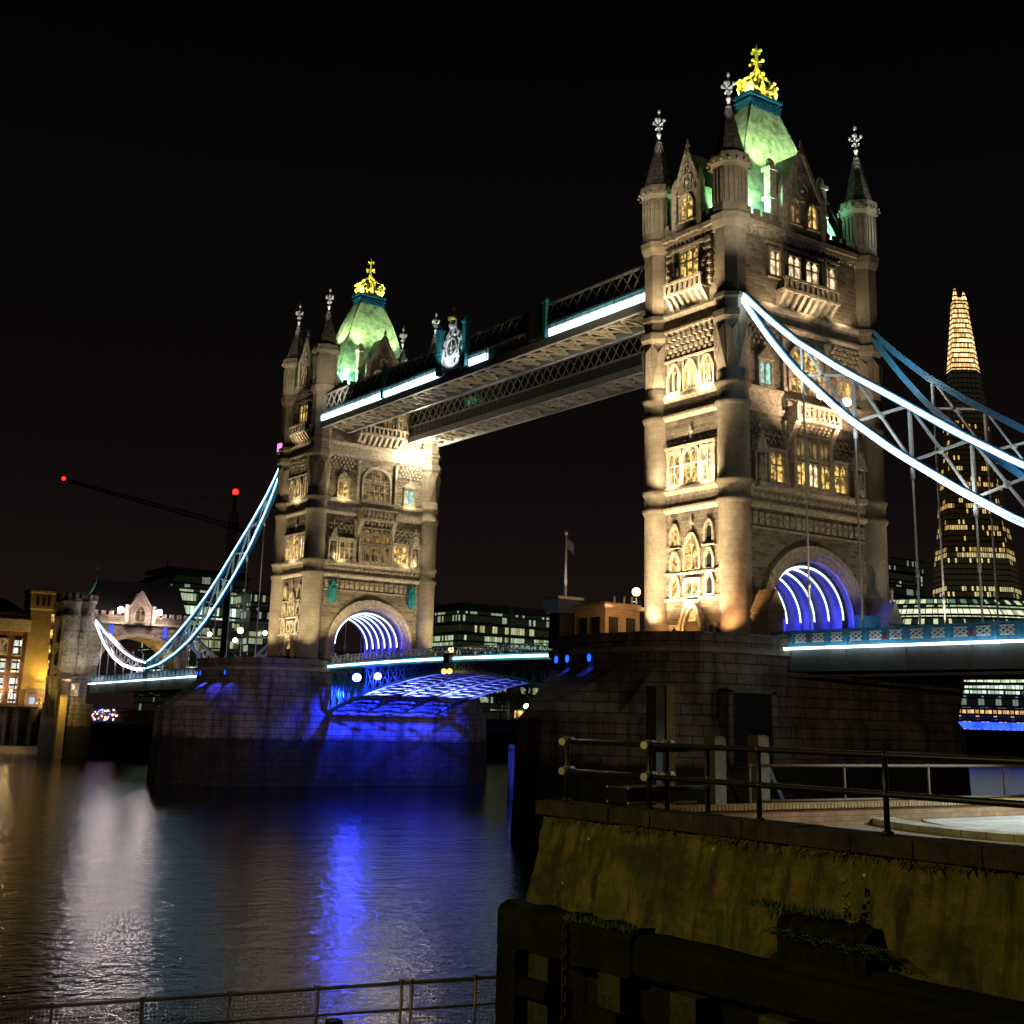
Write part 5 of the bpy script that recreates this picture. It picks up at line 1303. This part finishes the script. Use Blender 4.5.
lamp('quay_lamp', 'SPOT', (-16.0, 165.5, 1.5), 1500, (1.0, .64, .1), (-14.6, 169, -1.0), 120)
def cafe():
    o = empty('riverside_terrace', (-2.5, 186, -2.4), 'string of coloured party lights under the left span', 'terrace')
    b = MB(); b.box(-8, 5, 184.6, 185.3, -2.6, -2.2); b.box(-8, 5, 184.6, 185.3, .4, .7)
    for x in (-7.8, -3.6, .6, 4.8): b.box(x-.1, x+.1, 184.8, 185.0, -2.2, .4)
    b.build('frame', M_dsteel, o)
    rr = random.Random(3); cs = [(1, .35, .1), (.15, .2, 1), (1, .75, .4), (.9, .2, .3), (.3, .4, 1)]
    for k, c in enumerate(cs):
        g = MB()
        for i in range(9): x = -5.2+rr.random()*6.6; z = -1.9+rr.random()*2.1; g.ball((x, 184.5, z), .16, 6, 4)
        g.build('party_lights', glow('party_light', c, 5), o)
cafe()

def crane():
    o = empty('tower_crane', (72, 300, 0), 'dark tower crane with red warning lamps above the gatehouse', 'crane')
    M_c = plain('dull_crane_steel', (.06, .045, .04), .6)
    m = MB()
    for sx in (-1, 1):
        for sy in (-1, 1): m.beam((72+sx, 300+sy, 40), (72+sx, 300+sy, 63), .28)
    for i in range(12):
        z = 40+i*1.9
        for sy in (-1, 1): m.beam((71, 300+sy, z), (73, 300+sy, z+1.9), .18); m.beam((71, 300+sy, z), (73, 300+sy, z), .18)
    m.beam((72, 300, 63), (72, 300, 69.0), .7); m.box(70.6, 73.4, 298.6, 301.4, 57.5, 60.0); m.beam((72, 300, 0), (72, 300, 40), 1.6); m.build('mast', M_c, o)
    j = MB(); a, b = Vector((72, 300, 57.5)), Vector((17.5, 300, 66.4)); n = 26
    for i in range(n):
        p, q = a.lerp(b, i/n), a.lerp(b, (i+1)/n); up = Vector((0, 0, 1.6*(1-i/n*.6))); up2 = Vector((0, 0, 1.6*(1-(i+1)/n*.6)))
        j.beam(p, q, .3); j.beam(p+up, q+up2, .3); j.beam(p, q+up2, .18); j.beam(p+up, q, .14)
    j.beam(a, (80, 300, 57), 1.0); j.box(77, 81, 299, 301, 55.4, 57.6); j.build('jib', M_c, o)
    t = MB(); t.beam((72, 300, 68), (40, 300, 63.6), .12); t.build('tie_rod', M_c, o)
    for p, r in (((72, 300, 69.6), 1.0), ((17.5, 300, 67.0), .6)): g = MB(); g.ball(p, r, 10, 6); g.build('warning_lamp', G_red, o)
crane()

def shard():
    cx, cy_ = 700, 466
    o = empty('skyscraper', (cx, cy_, 0), 'tall tapering glass skyscraper with glowing spire behind the chains at right', 'skyscraper')
    a = -.62
    def ring(h, z, k=1.0):
        pts = [(-1, -.86), (-.2, -1.0), (.55, -.92), (1, -.25), (.95, .6), (.3, 1), (-.7, .9), (-1.0, .1)]
        return [(cx+h*(x*math.cos(a)-y*math.sin(a)), cy_+h*(x*math.sin(a)+y*math.cos(a)), z*1.085) for x, y in pts]
    H = lambda z: 40*(1-z/332.0)
    mt_low = cells('skyscraper_panes_low', 1.6, 3.9, .36, (.95, .9, .45), (1.0, .75, .3), 1.0, seed=2, rowvar=.45, low=.02, fr=.25)
    mt_mid = cells('skyscraper_panes_mid', 1.5, 3.9, .36, (1.0, .55, .10), (1.0, .68, .22), 1.0, seed=8, rowvar=.33, low=.015, fr=.3)
    mt_top = cells('skyscraper_panes_spire', 1.5, 3.9, .9, (1.0, .55, .14), (1.0, .72, .34), 2.6, seed=12, fr=.16, frz=.25, low=.25)
    def seg(name, z0, z1, m, n=2):
        b = MB(); b.loft([ring(H(z0+(z1-z0)*i/n), z0+(z1-z0)*i/n) for i in range(n+1)]); return b.build(name, m, o)
    seg('podium_facade', 0, 112, mt_low); seg('middle_facade', 112.2, 200, mt_mid); seg('upper_facade', 200.2, 236, cells('skyscraper_panes_upper', 3.0, 3.9, .16, (1.0, .75, .4), (.8, .8, .8), .7, seed=19, rowvar=.3)); seg('spire', 236.2, 286, mt_top)
    for i, (dx, top) in enumerate(((-1.5, 297), (2.4, 294), (.4, 290))):
        b = MB(); h = 1.5; x, y = cx+dx*1.3, cy_-dx
        b.loft([[(x-h*k, y-h*k, z*1.085), (x+h*k, y-h*k, z*1.085), (x+h*k, y+h*k, z*1.085), (x-h*k, y+h*k, z*1.085)] for k, z in ((1.6, 282), (.9, 290), (.25, top))]); b.build('spire_shard', mt_top, o)
shard()
def cityhall():
    cx, cy_ = 331, 226
    o = empty('round_office', (cx, cy_, 0), 'rounded glass office with bright floors beneath and above the right roadway', 'building')
    nf = 12; ms = [C_bright[0], C_off[0], C_off[2], C_dim[0], C_off[2], C_off[1], C_bright[0], C_dim[1], C_off[0], C_off[0], C_bright[0], C_off[2]]
    cw = [cells('amber_lobby', 1.6, 1.9, .62, (1, .5, .12), (1, .72, .35), 1.6, seed=77, fr=.3, frz=.3), cells('bright_floor_panes', 2.4, 4, .9, (.85, 1, .75), (.95, 1, .6), 1.3, seed=61), cells('green_floor_panes', 2.4, 4, .6, (.6, 1, .75), (.9, 1, .5), .9, seed=67)]
    R = lambda z: 60*math.sqrt(max(.1, 1-(max(0, z-16)/46)**2))
    off = lambda z: z*.15
    for i in range(nf):
        z0, z1 = 1+i*3.8, 1+(i+1)*3.8
        w = MB(); w.lathe([(R(z0)-.3, z0+.4), (R(z1)-.3, z1-.4)], cx+off(z0), cy_+off(z0)*.5, 64, 0, 0, False, False); w.build('window_band', cw[0] if i in (0, 1) else C_dim[0] if i == 2 else C_bright[0] if i == 3 else cw[1+(i%2)], o)
        f = MB(); f.lathe([(R(z1)-2, z1-.4), (R(z1)+.3, z1-.4), (R(z1)+.3, z1+.4), (R(z1)-2, z1+.4)], cx+off(z1), cy_+off(z1)*.5, 64); f.build('floor_edge', M_dsteel, o)
    b = MB(); b.lathe([(66, .3), (66, 1.0)], cx, cy_, 64, 0, 0, True, True); b.build('terrace', M_land, o)
    g = MB(); g.lathe([(66.2, 1.2), (66.2, 3.4)], cx, cy_, 64, 0, 0, True, False); g.build('terrace_light', glow('blue_terrace_light', (.03, .1, 1.0), 2.2, var=.5, sc=.3), o)
cityhall()

# riverside trees below the far offices
M_leaf = plain('dark_foliage', (.05, .07, .03), .8, 0, .5, .8, 0); M_bark = plain('dark_bark', (.06, .045, .03), .9)
def tree(x, y, h, label, seed):
    rr = random.Random(seed); o = empty('riverside_tree', (x, y, 0), label, 'tree', 'trees on the far riverside')
    t = MB(); t.tube([(x, y, 0), (x+.2, y, h*.3), (x, y, h*.55)], [.45, .32, .15], 8)
    for i in range(7):
        an = rr.random()*6.28; t.tube([(x, y, h*.35+i*h*.03), (x+math.cos(an)*h*.16, y+math.sin(an)*h*.16, h*.6), (x+math.cos(an)*h*.26, y+math.sin(an)*h*.26, h*.75)], [.18, .12, .04], 5)
    t.build('trunk', M_bark, o)
    c = MB(); cl = [(rr.gauss(0, h*.17), rr.gauss(0, h*.17), h*.62+rr.gauss(0, h*.14)) for _ in range(22)]
    for i in range(1500):
        a = rr.choice(cl); p = Vector((x+a[0]+rr.gauss(0, h*.07), y+a[1]+rr.gauss(0, h*.07), a[2]+rr.gauss(0, h*.06)))
        u = Vector((rr.uniform(-1, 1), rr.uniform(-1, 1), rr.uniform(-1, 1))).normalized()*.32; v = u.orthogonal().normalized()*.24
        c.poly([p-u, p+v, p+u, p-v])
    c.build('crown', M_leaf, o)
for i, (x, h, lb) in enumerate(((152, 11, 'leftmost tree under the bascule, in front of the far office'), (160, 13, 'tallest dark tree in front of the lit riverside office'), (170, 11.5, 'rightmost dark tree beside the nearer pier'))): tree(x, 262+i, h, lb, i+5)
floodhead((153.5, 250, 4.6), 'white street light among the trees below the far bascule', glow('white_street_lamp', (.9, 1, 1), 30), r=.8, post=4.6, aim=(-.5, -1, 0))
def kiosks():
    o = empty('riverside_stall', (163, 255, 0), 'row of amber lit riverside stalls beneath the trees', 'stall')
    b = MB(); b.box(153, 174, 254, 257, 0, .9); b.box(152.5, 174.5, 253.6, 257, 3.2, 3.6)
    for x in range(153, 175, 3): b.box(x-.15, x+.15, 254, 254.3, .9, 3.2)
    b.build('counter', M_dsteel, o); g = MB(); g.box(153, 174, 255.5, 255.6, .9, 3.2); g.build('lit_interior', glow('amber_stall_light', (1, .6, .15), 1.6, var=.9, sc=.7), o)
kiosks()
flagpole(160.5, 270, 0, 37.5, 'pale mast standing in front of the long riverside office', r=.42, flag=True)

# ------------------------------------------------------------------ foreground quay
def slab_mat(name, c):
    m, nt, n, l, b = nmat(name); ob = objco(n, l); br = n.new('ShaderNodeTexBrick'); l.new(ob, br.inputs['Vector'])
    br.inputs['Color1'].default_value = (*c, 1); br.inputs['Color2'].default_value = (c[0]*.78, c[1]*.78, c[2]*.78, 1); br.inputs['Mortar'].default_value = (.12, .12, .11, 1)
    br.inputs['Scale'].default_value = 1; br.inputs['Brick Width'].default_value = .9; br.inputs['Row Height'].default_value = .6; br.inputs['Mortar Size'].default_value = .012
    l.new(mix(n, l, 1.0, br.outputs['Color'], ramp(n, l, noise(n, l, ob, 1.7, 6, .7), [(.3, .45), (.65, 1.05)]), 'MULTIPLY'), b.inputs['Base Color'])
    b.inputs['Roughness'].default_value = .4; bump(n, l, b, noise(n, l, ob, 9, 4), .25, .02); return m
def foreground():
    M_moss = mossy_wall()
    g = MB(); g.poly([(-73.6,-110,-2.2), (120,-110,-2.2), (120,-64.0,-2.2), (-73.6,-64.0,-2.2)])
    tag(g.build('promenade_paving', masonry('promenade_brick_paving', (.22, .18, .14), (.17, .14, .11), (.1, .09, .07), .22, .11, .01, .3, .02), org=(-60,-70,-2.2)), kind='structure')
    w = empty('lock_wall', (-74, -80, -10), 'mossy green concrete lock wall in the foreground with railing on top', 'wall')
    # battered face with an uneven surface
    b = MB(); N = 90; J = 16; rows = []
    rr = random.Random(2)
    for j in range(J+1):
        t = j/J; row = []
        for i in range(N+1):
            y = -63.85-i*(46.0/N)
            bulge = .05*math.sin(y*1.9+t*3)*t+.03*math.sin(y*5.3+t*7)+rr.uniform(-.028, .028)
            row.append((-73.72-.42*t-bulge-(.06*math.sin(t*3.1)), y, -1.78-1.72*t))
        rows.append(row)
    for a, c in zip(rows[:-1], rows[1:]): b.strip(a, c, 0, True)
    # river-side end
    e = [(-73.72-.42*j/J, -63.85, -1.78-1.72*j/J) for j in range(J+1)]; e2 = [(-60, -63.9+.3*j/J, p[2]) for j, p in enumerate(e)]
    b.strip(e, e2); b.build('wall_face', M_moss, w)
    c = MB(); n = 40
    for i in range(n):
        y = -63.7-i*1.15; d = rr.uniform(-.015, .015); c.loft([[(-73.88+d, y-1.13, -1.80), (-73.15, y-1.13, -1.80), (-73.15, y, -1.80), (-73.88+d, y, -1.80)], [(-73.88+d, y-1.13, -1.53+d), (-73.15, y-1.13, -1.53+d), (-73.15, y, -1.53+d), (-73.88+d, y, -1.53+d)]])
    c.box(-73.15, -72.95, -109, -64.0, -2.2, -1.56); c.build('coping', plain('worn_coping_stone', (.05, .042, .03), .85, 0, .7, 2.5, .8, .2), w)
    f = MB()
    for i in range(1500):
        y = -64.15-round(rr.random()*9)*2.1-abs(rr.gauss(0, .7)); t_ = rr.random()**3*.07; p = Vector((-73.75-.42*t_-.03, y, -1.80-1.72*t_)); L = rr.uniform(.03, .10)*(1.1-t_)
        a = Vector((-.03, rr.uniform(-.035, .035), 0)); q_ = Vector((-.05-rr.random()*.05, rr.uniform(-.06, .06), -L))
        f.poly([p-Vector((0, .018, 0)), p+Vector((0, .018, 0)), p+a+q_])
    tag(f.build('moss_fringe', plain('moss_strands', (.16, .14, .03), .9, 0, .7, 4, 0), org=(-74, -70, -2)), kind='stuff')
    # timber fender below
    t = empty('timber_fender', (-74.8, -70, -10), 'dark slimy timber fender frame below the mossy wall', 'fender')
    M_tim = plain('wet_slimy_timber', (.014, .014, .007), .8, 0, .7, 1.2, .8, .12)
    M_slime = plain('algae_covered_timber', (.045, .048, .014), .7, 0, .75, 2.5, .8)
    bk = MB(); bk.box(-74.3, -73.8, -110, -64.1, -10, -4.0); bk.build('backing', M_tim, t)
    for y0, y1, z0, z1, xo in ((-110, -63.75, -4.1, -3.5, -74.66), (-67.6, -63.65, -4.2, -3.44, -74.72), (-110, -70.6, -3.75, -3.36, -74.5), (-72.4, -70.7, -3.4, -2.8, -74.42), (-110, -70.3, -5.0, -4.5, -74.66)):
        q = MB(); n = 18; L = [[(xo+.03*math.sin(i*2.1)+d0, y0+(y1-y0)*i/n, z+.03*math.sin(i*1.3+z)) for d0, z in ((0, z0), (.9, z0), (.9, z1), (.25, z1+.02), (.06, z1-.06), (0, z1-.16))] for i in range(n+1)]
        q.loft(L); q.build('wale_beam', M_tim, t)
    for i, y in enumerate((-64.05, -65.1, -67.1, -69.0, -70.9, -72.6, -74.3, -76.0, -78)):
        q = MB(); dx = .06*math.sin(i*3.3); q.loft([[(-74.78+dx, y-.3, z), (-74.2+dx, y-.3, z), (-74.2+dx, y+.3, z), (-74.78+dx, y+.3, z)] for z in (-10, -5.6, -4.2)]); q.build('fender_pile', M_slime if i not in (0,) else M_tim, t)
        if i in (1, 2, 3, 5): k = MB(); k.box(-74.95, -74.6, y-.42, y+.42, -4.75-.15*i, -4.45-.15*i); k.build('pile_cap', M_tim, t)
    # chain hanging over the ledge
    h = empty('mooring_chain', (-74.8, -65.9, -3.4), 'rusty chain hanging down the timber fender', 'chain')
    q = MB(); path = [(-74.3, -66.0, -3.38), (-74.6, -65.95, -3.40), (-74.78, -65.9, -3.52)]+[(-74.8, -65.9, -3.65-.13*i) for i in range(18)]
    k = 0
    for a, c2 in zip(path[:-1], path[1:]):
        a, c2 = Vector(a), Vector(c2); m = (a+c2)/2; d = (c2-a)*.62; s = (Vector((0, .05, 0)) if k%2 else Vector((.05, 0, .0))); k += 1
        q.tube([m-d+s*.3, m-d*.4+s, m+d*.4+s, m+d+s*.3, m+d-s*.3, m+d*.4-s, m-d*.4-s, m-d-s*.3], .018, 5, close=True)
    q.build('chain_links', plain('rusty_iron', (.05, .02, .012), .8), h)
    # railing along the edge
    def rail(name, pts, zb, hh, label, r=.045, col=M_black, posts=None, joints=()):
        o = empty(name, (*pts[0], zb), label, 'railing')
        for z in (zb+hh, zb+hh*.5): q = MB(); q.tube([(x, y, z) for x, y in pts], r*1.15, 8); q.build('rail', col, o)
        for x, y in posts: q = MB(); q.tube([(x, y, zb), (x, y, zb+hh+.02)], r, 8); q.lathe([(r*2.2, zb), (r*2.2, zb+.03), (r, zb+.06)], x, y, 10); q.ball((x, y, zb+hh), r*1.6, 8, 5); q.ball((x, y, zb+hh*.5), r*1.5, 8, 5); q.build('post', col, o)
        return o
    P = [(-73.45, y) for y in (-64.15, -66.65, -69.45, -72.1, -74.9, -78.3, -82)]
    rail('railing', P, -1.53, 1.16, 'dark two-rail pipe railing along the near wall edge', posts=P)
    P2 = [(-73.3, -63.35), (-70.2, -63.25)]
    o = rail('railing', [(-73.3, -66.7), (-71.8, -66.5)], -1.9, 1.45, 'short return length of railing at the wall corner with clamped joints', posts=[(-73.0, -66.65), (-71.8, -66.5)])
    M_clamp = plain('galvanised_clamp', (.55, .55, .52), .35, .7, .2, 4, 0)
    for (x, y) in ((-73.45, -64.15), (-73.45, -66.65), (-73.0, -66.65)):
        for z in (-.38, -.95):
            q = MB(); q.tube([(x-.22, y-.1, z), (x+.22, y+.1, z+.02)], .075, 8); q.tube([(x, y, z-.1), (x, y, z+.1)], .07, 8); q.build('pipe_clamp', M_clamp, o)
    # brick parapet on the river side, with soldier-course coping
    bp = empty('brick_parapet', (-40, -64, -2.2), 'low yellow-lit brick wall on the river side of the promenade', 'wall')
    q = MB(); q.box(-71.5, 60, -64.2, -63.9, -2.2, -1.8); q.build('brickwork', masonry('parapet_brick', (.33, .20, .09), (.23, .135, .065), (.20, .14, .08), .30, .11, .014, .6, .03), bp)
    q = MB()
    x = -71.5
    while x < -36: q.box(x, x+.095, -64.27, -63.83, -1.8, -1.69+random.uniform(0, .008)); x += .118
    q.box(-71.5, -36, -64.22, -63.88, -1.8, -1.72); q.build('soldier_course', masonry('coping_brick', (.42, .28, .13), (.34, .22, .1), (.1, .08, .06), .3, .2, .01, .4, .03), bp)
    P3 = [(-67.4+i*3.3, -63.3) for i in range(14)]
    rail('railing', P3, -2.5, 1.62, 'thin light-coloured railing beyond the low brick wall', r=.035, col=plain('weathered_pale_rail', (.07, .055, .03), .7), posts=P3)
    tag(MB().box(-68.5, 60, -63.9, -62.6, -10, -2.5).build('outer_ledge', M_pierlow, org=(-30,-62,-10)), 'dark stone ledge carrying the thin railing over the river', 'ledge')
    # circular stepped plaza
    cx, cy2 = -59.6, -67.4
    pz = empty('round_plaza', (cx, cy2, -2.2), 'pale round paved platform with curved brick step at the right edge', 'plaza')
    q = MB(); q.lathe([(5.6, -2.195), (5.6, -2.05), (5.0, -2.045)], cx, cy2, 72, 0, 0, False, False); q.build('pale_ring', slab_mat('pale_wet_paving', (.5, .51, .49)), pz)
    q = MB(); q.lathe([(5.0, -2.05), (4.95, -2.05), (4.95, -2.16), (4.2, -2.155)], cx, cy2, 72, 0, 0, False, False); q.build('brick_ring', masonry('ring_brick', (.34, .22, .1), (.26, .16, .08), (.1, .08, .06), .2, .1, .01, .4, .02), pz)
    q = MB(); q.lathe([(4.2, -2.17), (4.2, -2.12), (.05, -2.11)], cx, cy2, 72, 0, 0, False, True); q.build('pale_floor', slab_mat('pale_wet_slabs', (.58, .60, .58)), pz)
    # mooring posts and dolphin in the water beyond
    d = empty('mooring_dolphin', (-66.4, -58.9, -10), 'tall dark pair of timber mooring posts in front of the nearer pier', 'mooring post')
    for dx, w_, m_, zt in ((-.02, .30, M_black, 1.0), (.36, .30, plain('grey_weathered_timber', (.12, .10, .06), .8, 0, .5, 2, .5), 1.02)):
        q = MB(); q.loft([[(-66.4+dx-w_/2, -59.1, z), (-66.4+dx+w_/2, -59.1, z), (-66.4+dx+w_/2, -58.7, z), (-66.4+dx-w_/2, -58.7, z)] for z in (-10, zt-.1, zt)]); q.build('timber', m_, d)
    for i, (x, y, zt, lb) in enumerate(((-65.2, -59.9, -.25, 'shorter pale timber post behind the railing, next to the dark pair'), (-64.1, -60.4, -.2, 'stout pale timber post behind the railing, right of the shorter one'))):
        o = empty('timber_post', (x, y, -10), lb, 'mooring post', 'timber posts behind the railing')
        q = MB(); q.loft([[(x-.2, y-.2, z), (x+.2, y-.2, z), (x+.2, y+.2, z), (x-.2, y+.2, z)] for z in (-10, zt-.05)]+[[(x-.14, y-.14, zt), (x+.14, y-.14, zt), (x+.14, y+.14, zt), (x-.14, y+.14, zt)]]); q.build('timber', plain('brown_weathered_timber', (.085, .068, .036), .8, 0, .6, 2.5, .6), o)  # the timber's own dull brown
        k = MB(); k.beam((x-.5, y, -2.4), (x+.5, y, -1.2), .1); k.beam((x+1.3, y, -2.6), (x+.3, y, -1.0), .12); k.build('dark_bracing', M_black, o)
    m = empty('mooring_pile', (.6, 42.1, -10), 'thin pale mooring pile standing in the river under midspan', 'mooring post')
    q = MB(); q.tube([(.6, 42.1, -10), (.6, 42.1, -3.4)], .38, 10); q.lathe([(.44, -3.4), (.44, -2.9), (.05, -2.6)], .6, 42.1, 10); q.build('pile', plain('pale_pile_paint', (.22, .25, .24), .6, 0, .4, 1.5, .2), m)
    # dark rounded lifebuoy housing at the right edge
    lb = empty('lifebuoy_housing', (-73.1, -74.85, -1.5), 'dark rounded cabinet on a post, cut by the right edge', 'lifebuoy housing')
    q = MB(); q.lathe([(.02, 1.10), (.22, 1.07), (.40, .90), (.47, .56), (.43, .22), (.22, .05), (.02, .02)], -73.1, -74.88, 18); q.build('cabinet', M_black, lb)
    q = MB(); q.tube([(-73.1, -74.88, .06), (-73.1, -74.88, -1.5)], .055, 8); q.build('post', M_black, lb)
    bt = empty('wooden_crate', (-72.1, -65.2, -1.5), 'small dark crate with pale edges on the quay, left of the railing corner', 'crate')
    q = MB(); q.box(-73.0, -71.2, -65.5, -64.9, -1.5, -1.22); q.build('box', M_black, bt); q = MB()
    for z in (-1.5, -1.22):
        for yy in (-65.52, -64.88): q.beam((-73.0, yy, z), (-71.2, yy, z), .045)
    q.build('edge_strip', M_carved, bt)
    # plants on the ledge
    def plant(x, y, z, label, kind, seed):
        rr = random.Random(seed); o = MB()
        if kind == 'fern':
            for i in range(46):
                an = rr.uniform(-1.9, 1.9)+PI; L = rr.uniform(.18, .46); bx, by = x+rr.uniform(-.1, .2), y+rr.uniform(-.55, .55)
                c0 = Vector((bx, by, z)); dr = Vector((math.cos(an), math.sin(an), 0))
                for k in range(7):
                    t_ = k/7; p = c0+dr*L*t_+Vector((0, 0, L*(1.1*t_-1.0*t_*t_)))
                    for sg in (-1, 1):
                        s_ = Vector((-dr.y, dr.x, 0))*sg*.09*(1-t_*.7); o.poly([p, p+s_*.6+dr*.02+Vector((0, 0, .012)), p+s_+dr*.05, p+s_*.5-dr*.015])
        elif kind == 'stalk':
            o.tube([(x, y, z), (x-.05, y+.03, z+.45), (x-.03, y+.1, z+.95)], [.012, .009, .004], 5)
            for i in range(70):
                t_ = rr.uniform(.1, 1); an = rr.random()*6.28; p = Vector((x-.05, y+.08*t_, z+.95*t_)); d_ = Vector((math.cos(an), math.sin(an), rr.uniform(-.2, .4)))*.12*(1.2-t_*.7); s_ = d_.orthogonal().normalized()*.025
                o.poly([p, p+d_*.5+s_, p+d_, p+d_*.5-s_])
        else:
            for i in range(420):
                p = Vector((x+rr.uniform(-.25, .25), y+rr.uniform(-.9, .9), z)); d_ = Vector((rr.uniform(-.05, .05), rr.uniform(-.05, .05), rr.uniform(.04, .14))); s_ = Vector((rr.uniform(-1, 1), rr.uniform(-1, 1), 0)).normalized()*.012
                o.poly([p-s_, p+s_, p+d_])
        ob = o.build({'fern':'fern', 'stalk':'weed', 'moss':'grass_tuft'}[kind], plain('wall_plant_leaf', (.07, .13, .025) if kind != 'stalk' else (.22, .2, .05), .7, 0, .5, 6, 0), org=(x, y, z)); tag(ob, label, {'fern':'fern', 'stalk':'weed', 'moss':'grass tuft'}[kind])
    plant(-74.45, -72.3, -3.12, 'spreading dark green fern clump on the right part of the ledge', 'fern', 1)
    plant(-74.4, -71.2, -3.1, 'small green fern clump beside the stone block on the ledge', 'fern', 4)
    plant(-74.2, -72.0, -3.1, 'tall yellowish weed growing against the mossy wall', 'stalk', 2)
    plant(-74.35, -71.0, -2.7, 'short bright grass on top of the raised block', 'moss', 3)
    plant(-74.5, -66.6, -3.48, 'sparse grass on the left end of the ledge', 'moss', 8)
def mossy_wall():
    m, nt, n, l, b = nmat('mossy_concrete')
    ob = objco(n, l); st = objco(n, l, 0.3, 2.2, .4)
    streak = noise(n, l, st, 1.6, 6, .65); blot = noise(n, l, ob, 1.5, 8, .72); fine = noise(n, l, ob, 16, 8, .85)
    c = mix(n, l, ramp(n, l, blot, [(.42, 0.0), (.56, 1.0)]), (.20, .14, .035), (.085, .095, .02))
    c = mix(n, l, ramp(n, l, streak, [(.47, 0.0), (.62, .95)]), c, (.028, .026, .012))
    c = mix(n, l, ramp(n, l, fine, [(.32, .6), (.5, 0.0)]), c, (.02, .022, .008)); c = mix(n, l, ramp(n, l, fine, [(.54, 0.0), (.78, .6)]), c, (.24, .22, .05))
    big = noise(n, l, objco(n, l, .4, .5, .9), 1.1, 5, .7)
    c = mix(n, l, ramp(n, l, big, [(.50, 0.0), (.60, .85)]), c, (.03, .03, .013))
    c = mix(n, l, ramp(n, l, noise(n, l, ob, 4.5, 6, .8), [(.55, 0.0), (.68, .6)]), c, (.10, .15, .025))
    sp = n.new('ShaderNodeTexVoronoi'); sp.inputs['Scale'].default_value = 1.7; l.new(ob, sp.inputs['Vector'])
    c = mix(n, l, ramp(n, l, sp.outputs['Distance'], [(0.0, 1.0), (.035, 1.0), (.05, 0.0)]), c, (.6, .57, .42))
    l.new(c, b.inputs['Base Color']); b.inputs['Roughness'].default_value = .85
    k = n.new('ShaderNodeMath'); k.operation = 'MULTIPLY_ADD'; k.inputs[1].default_value = 2.0; l.new(streak, k.inputs[0]); l.new(fine, k.inputs[2])
    bump(n, l, b, k.outputs[0], .55, .05)
    return m
foreground()

# jetty handrail with mesh infill, lower left
def jetty():
    o = empty('jetty_handrail', (-79, -58, -7), 'handrail with wire mesh panels across the bottom left corner', 'railing')
    a = Vector((-73.2, -61.6, -5.25)); b = Vector((-84.6, -53.2, -6.5)); n = 11
    M_r = plain('weathered_steel_rail', (.22, .18, .13), .45, .4, .3, 3, .1)
    for dz in (0, -.52, -1.05): q = MB(); q.tube([a+Vector((0, 0, dz)), b+Vector((0, 0, dz))], .03 if dz else .04, 6); q.build('rail', M_r, o)
    ts = [0.0, .035, .13, .145, .27, .40, .53, .665, .80, .935, .955, 1.0]
    for t in ts:
        p = a.lerp(b, t); q = MB(); q.tube([p+Vector((0, 0, .05)), p-Vector((0, 0, 1.5))], .035, 6); q.box(p.x-.05, p.x+.05, p.y-.05, p.y+.05, p.z-.0, p.z+.07); q.build('post', M_r, o)
    w = MB(); m = 150
    for i in range(m): p = a.lerp(b, i/m); w.beam(p, p-Vector((0, 0, 1.05)), .008)
    for k in range(14): dz = Vector((0, 0, -.075*k)); w.beam(a+dz, b+dz, .008)
    w.build('wire_mesh', M_r, o)
    d = empty('jetty_deck', (-79, -57.5, -10), 'narrow timber jetty deck under the meshed handrail', 'jetty')
    q = MB(); n_ = Vector((.6, .8, 0)); L = [[tuple(p-n_*.1+Vector((0, 0, -1.5))), tuple(p-n_*1.6+Vector((0, 0, -1.5))), tuple(p-n_*1.6+Vector((0, 0, -1.75))), tuple(p-n_*.1+Vector((0, 0, -1.75)))] for p in (a, b)]; q.loft(L); q.build('deck', M_tim2, d)
    for t in (.1, .5, .9): p = a.lerp(b, t)-n_*.8; q = MB(); q.tube([(p.x, p.y, -10), (p.x, p.y, p.z-1.7)], .2, 8); q.build('support_pile', M_tim2, d)
    for t, lb in ((.86, 'small black light box on the jetty rail, left'), (.24, 'small black light box on the jetty rail, right')):
        p = a.lerp(b, t)-n_*.25; x = empty('light_box', (p.x, p.y, p.z-.9), lb, 'light box'); q = MB(); q.box(p.x-.14, p.x+.14, p.y-.12, p.y+.12, p.z-.78, p.z-.58); q.tube([(p.x, p.y, p.z-1.5), (p.x, p.y, p.z-.75)], .04, 6); q.build('body', M_black, x)
M_tim2 = plain('jetty_timber', (.05, .045, .04), .8, 0, .4, 2, .4)
jetty()
lamp('jetty_lamp', 'SPOT', (-86, -60, -2.5), 160, (1.0, .7, .4), (-80, -56.5, -6), 110)
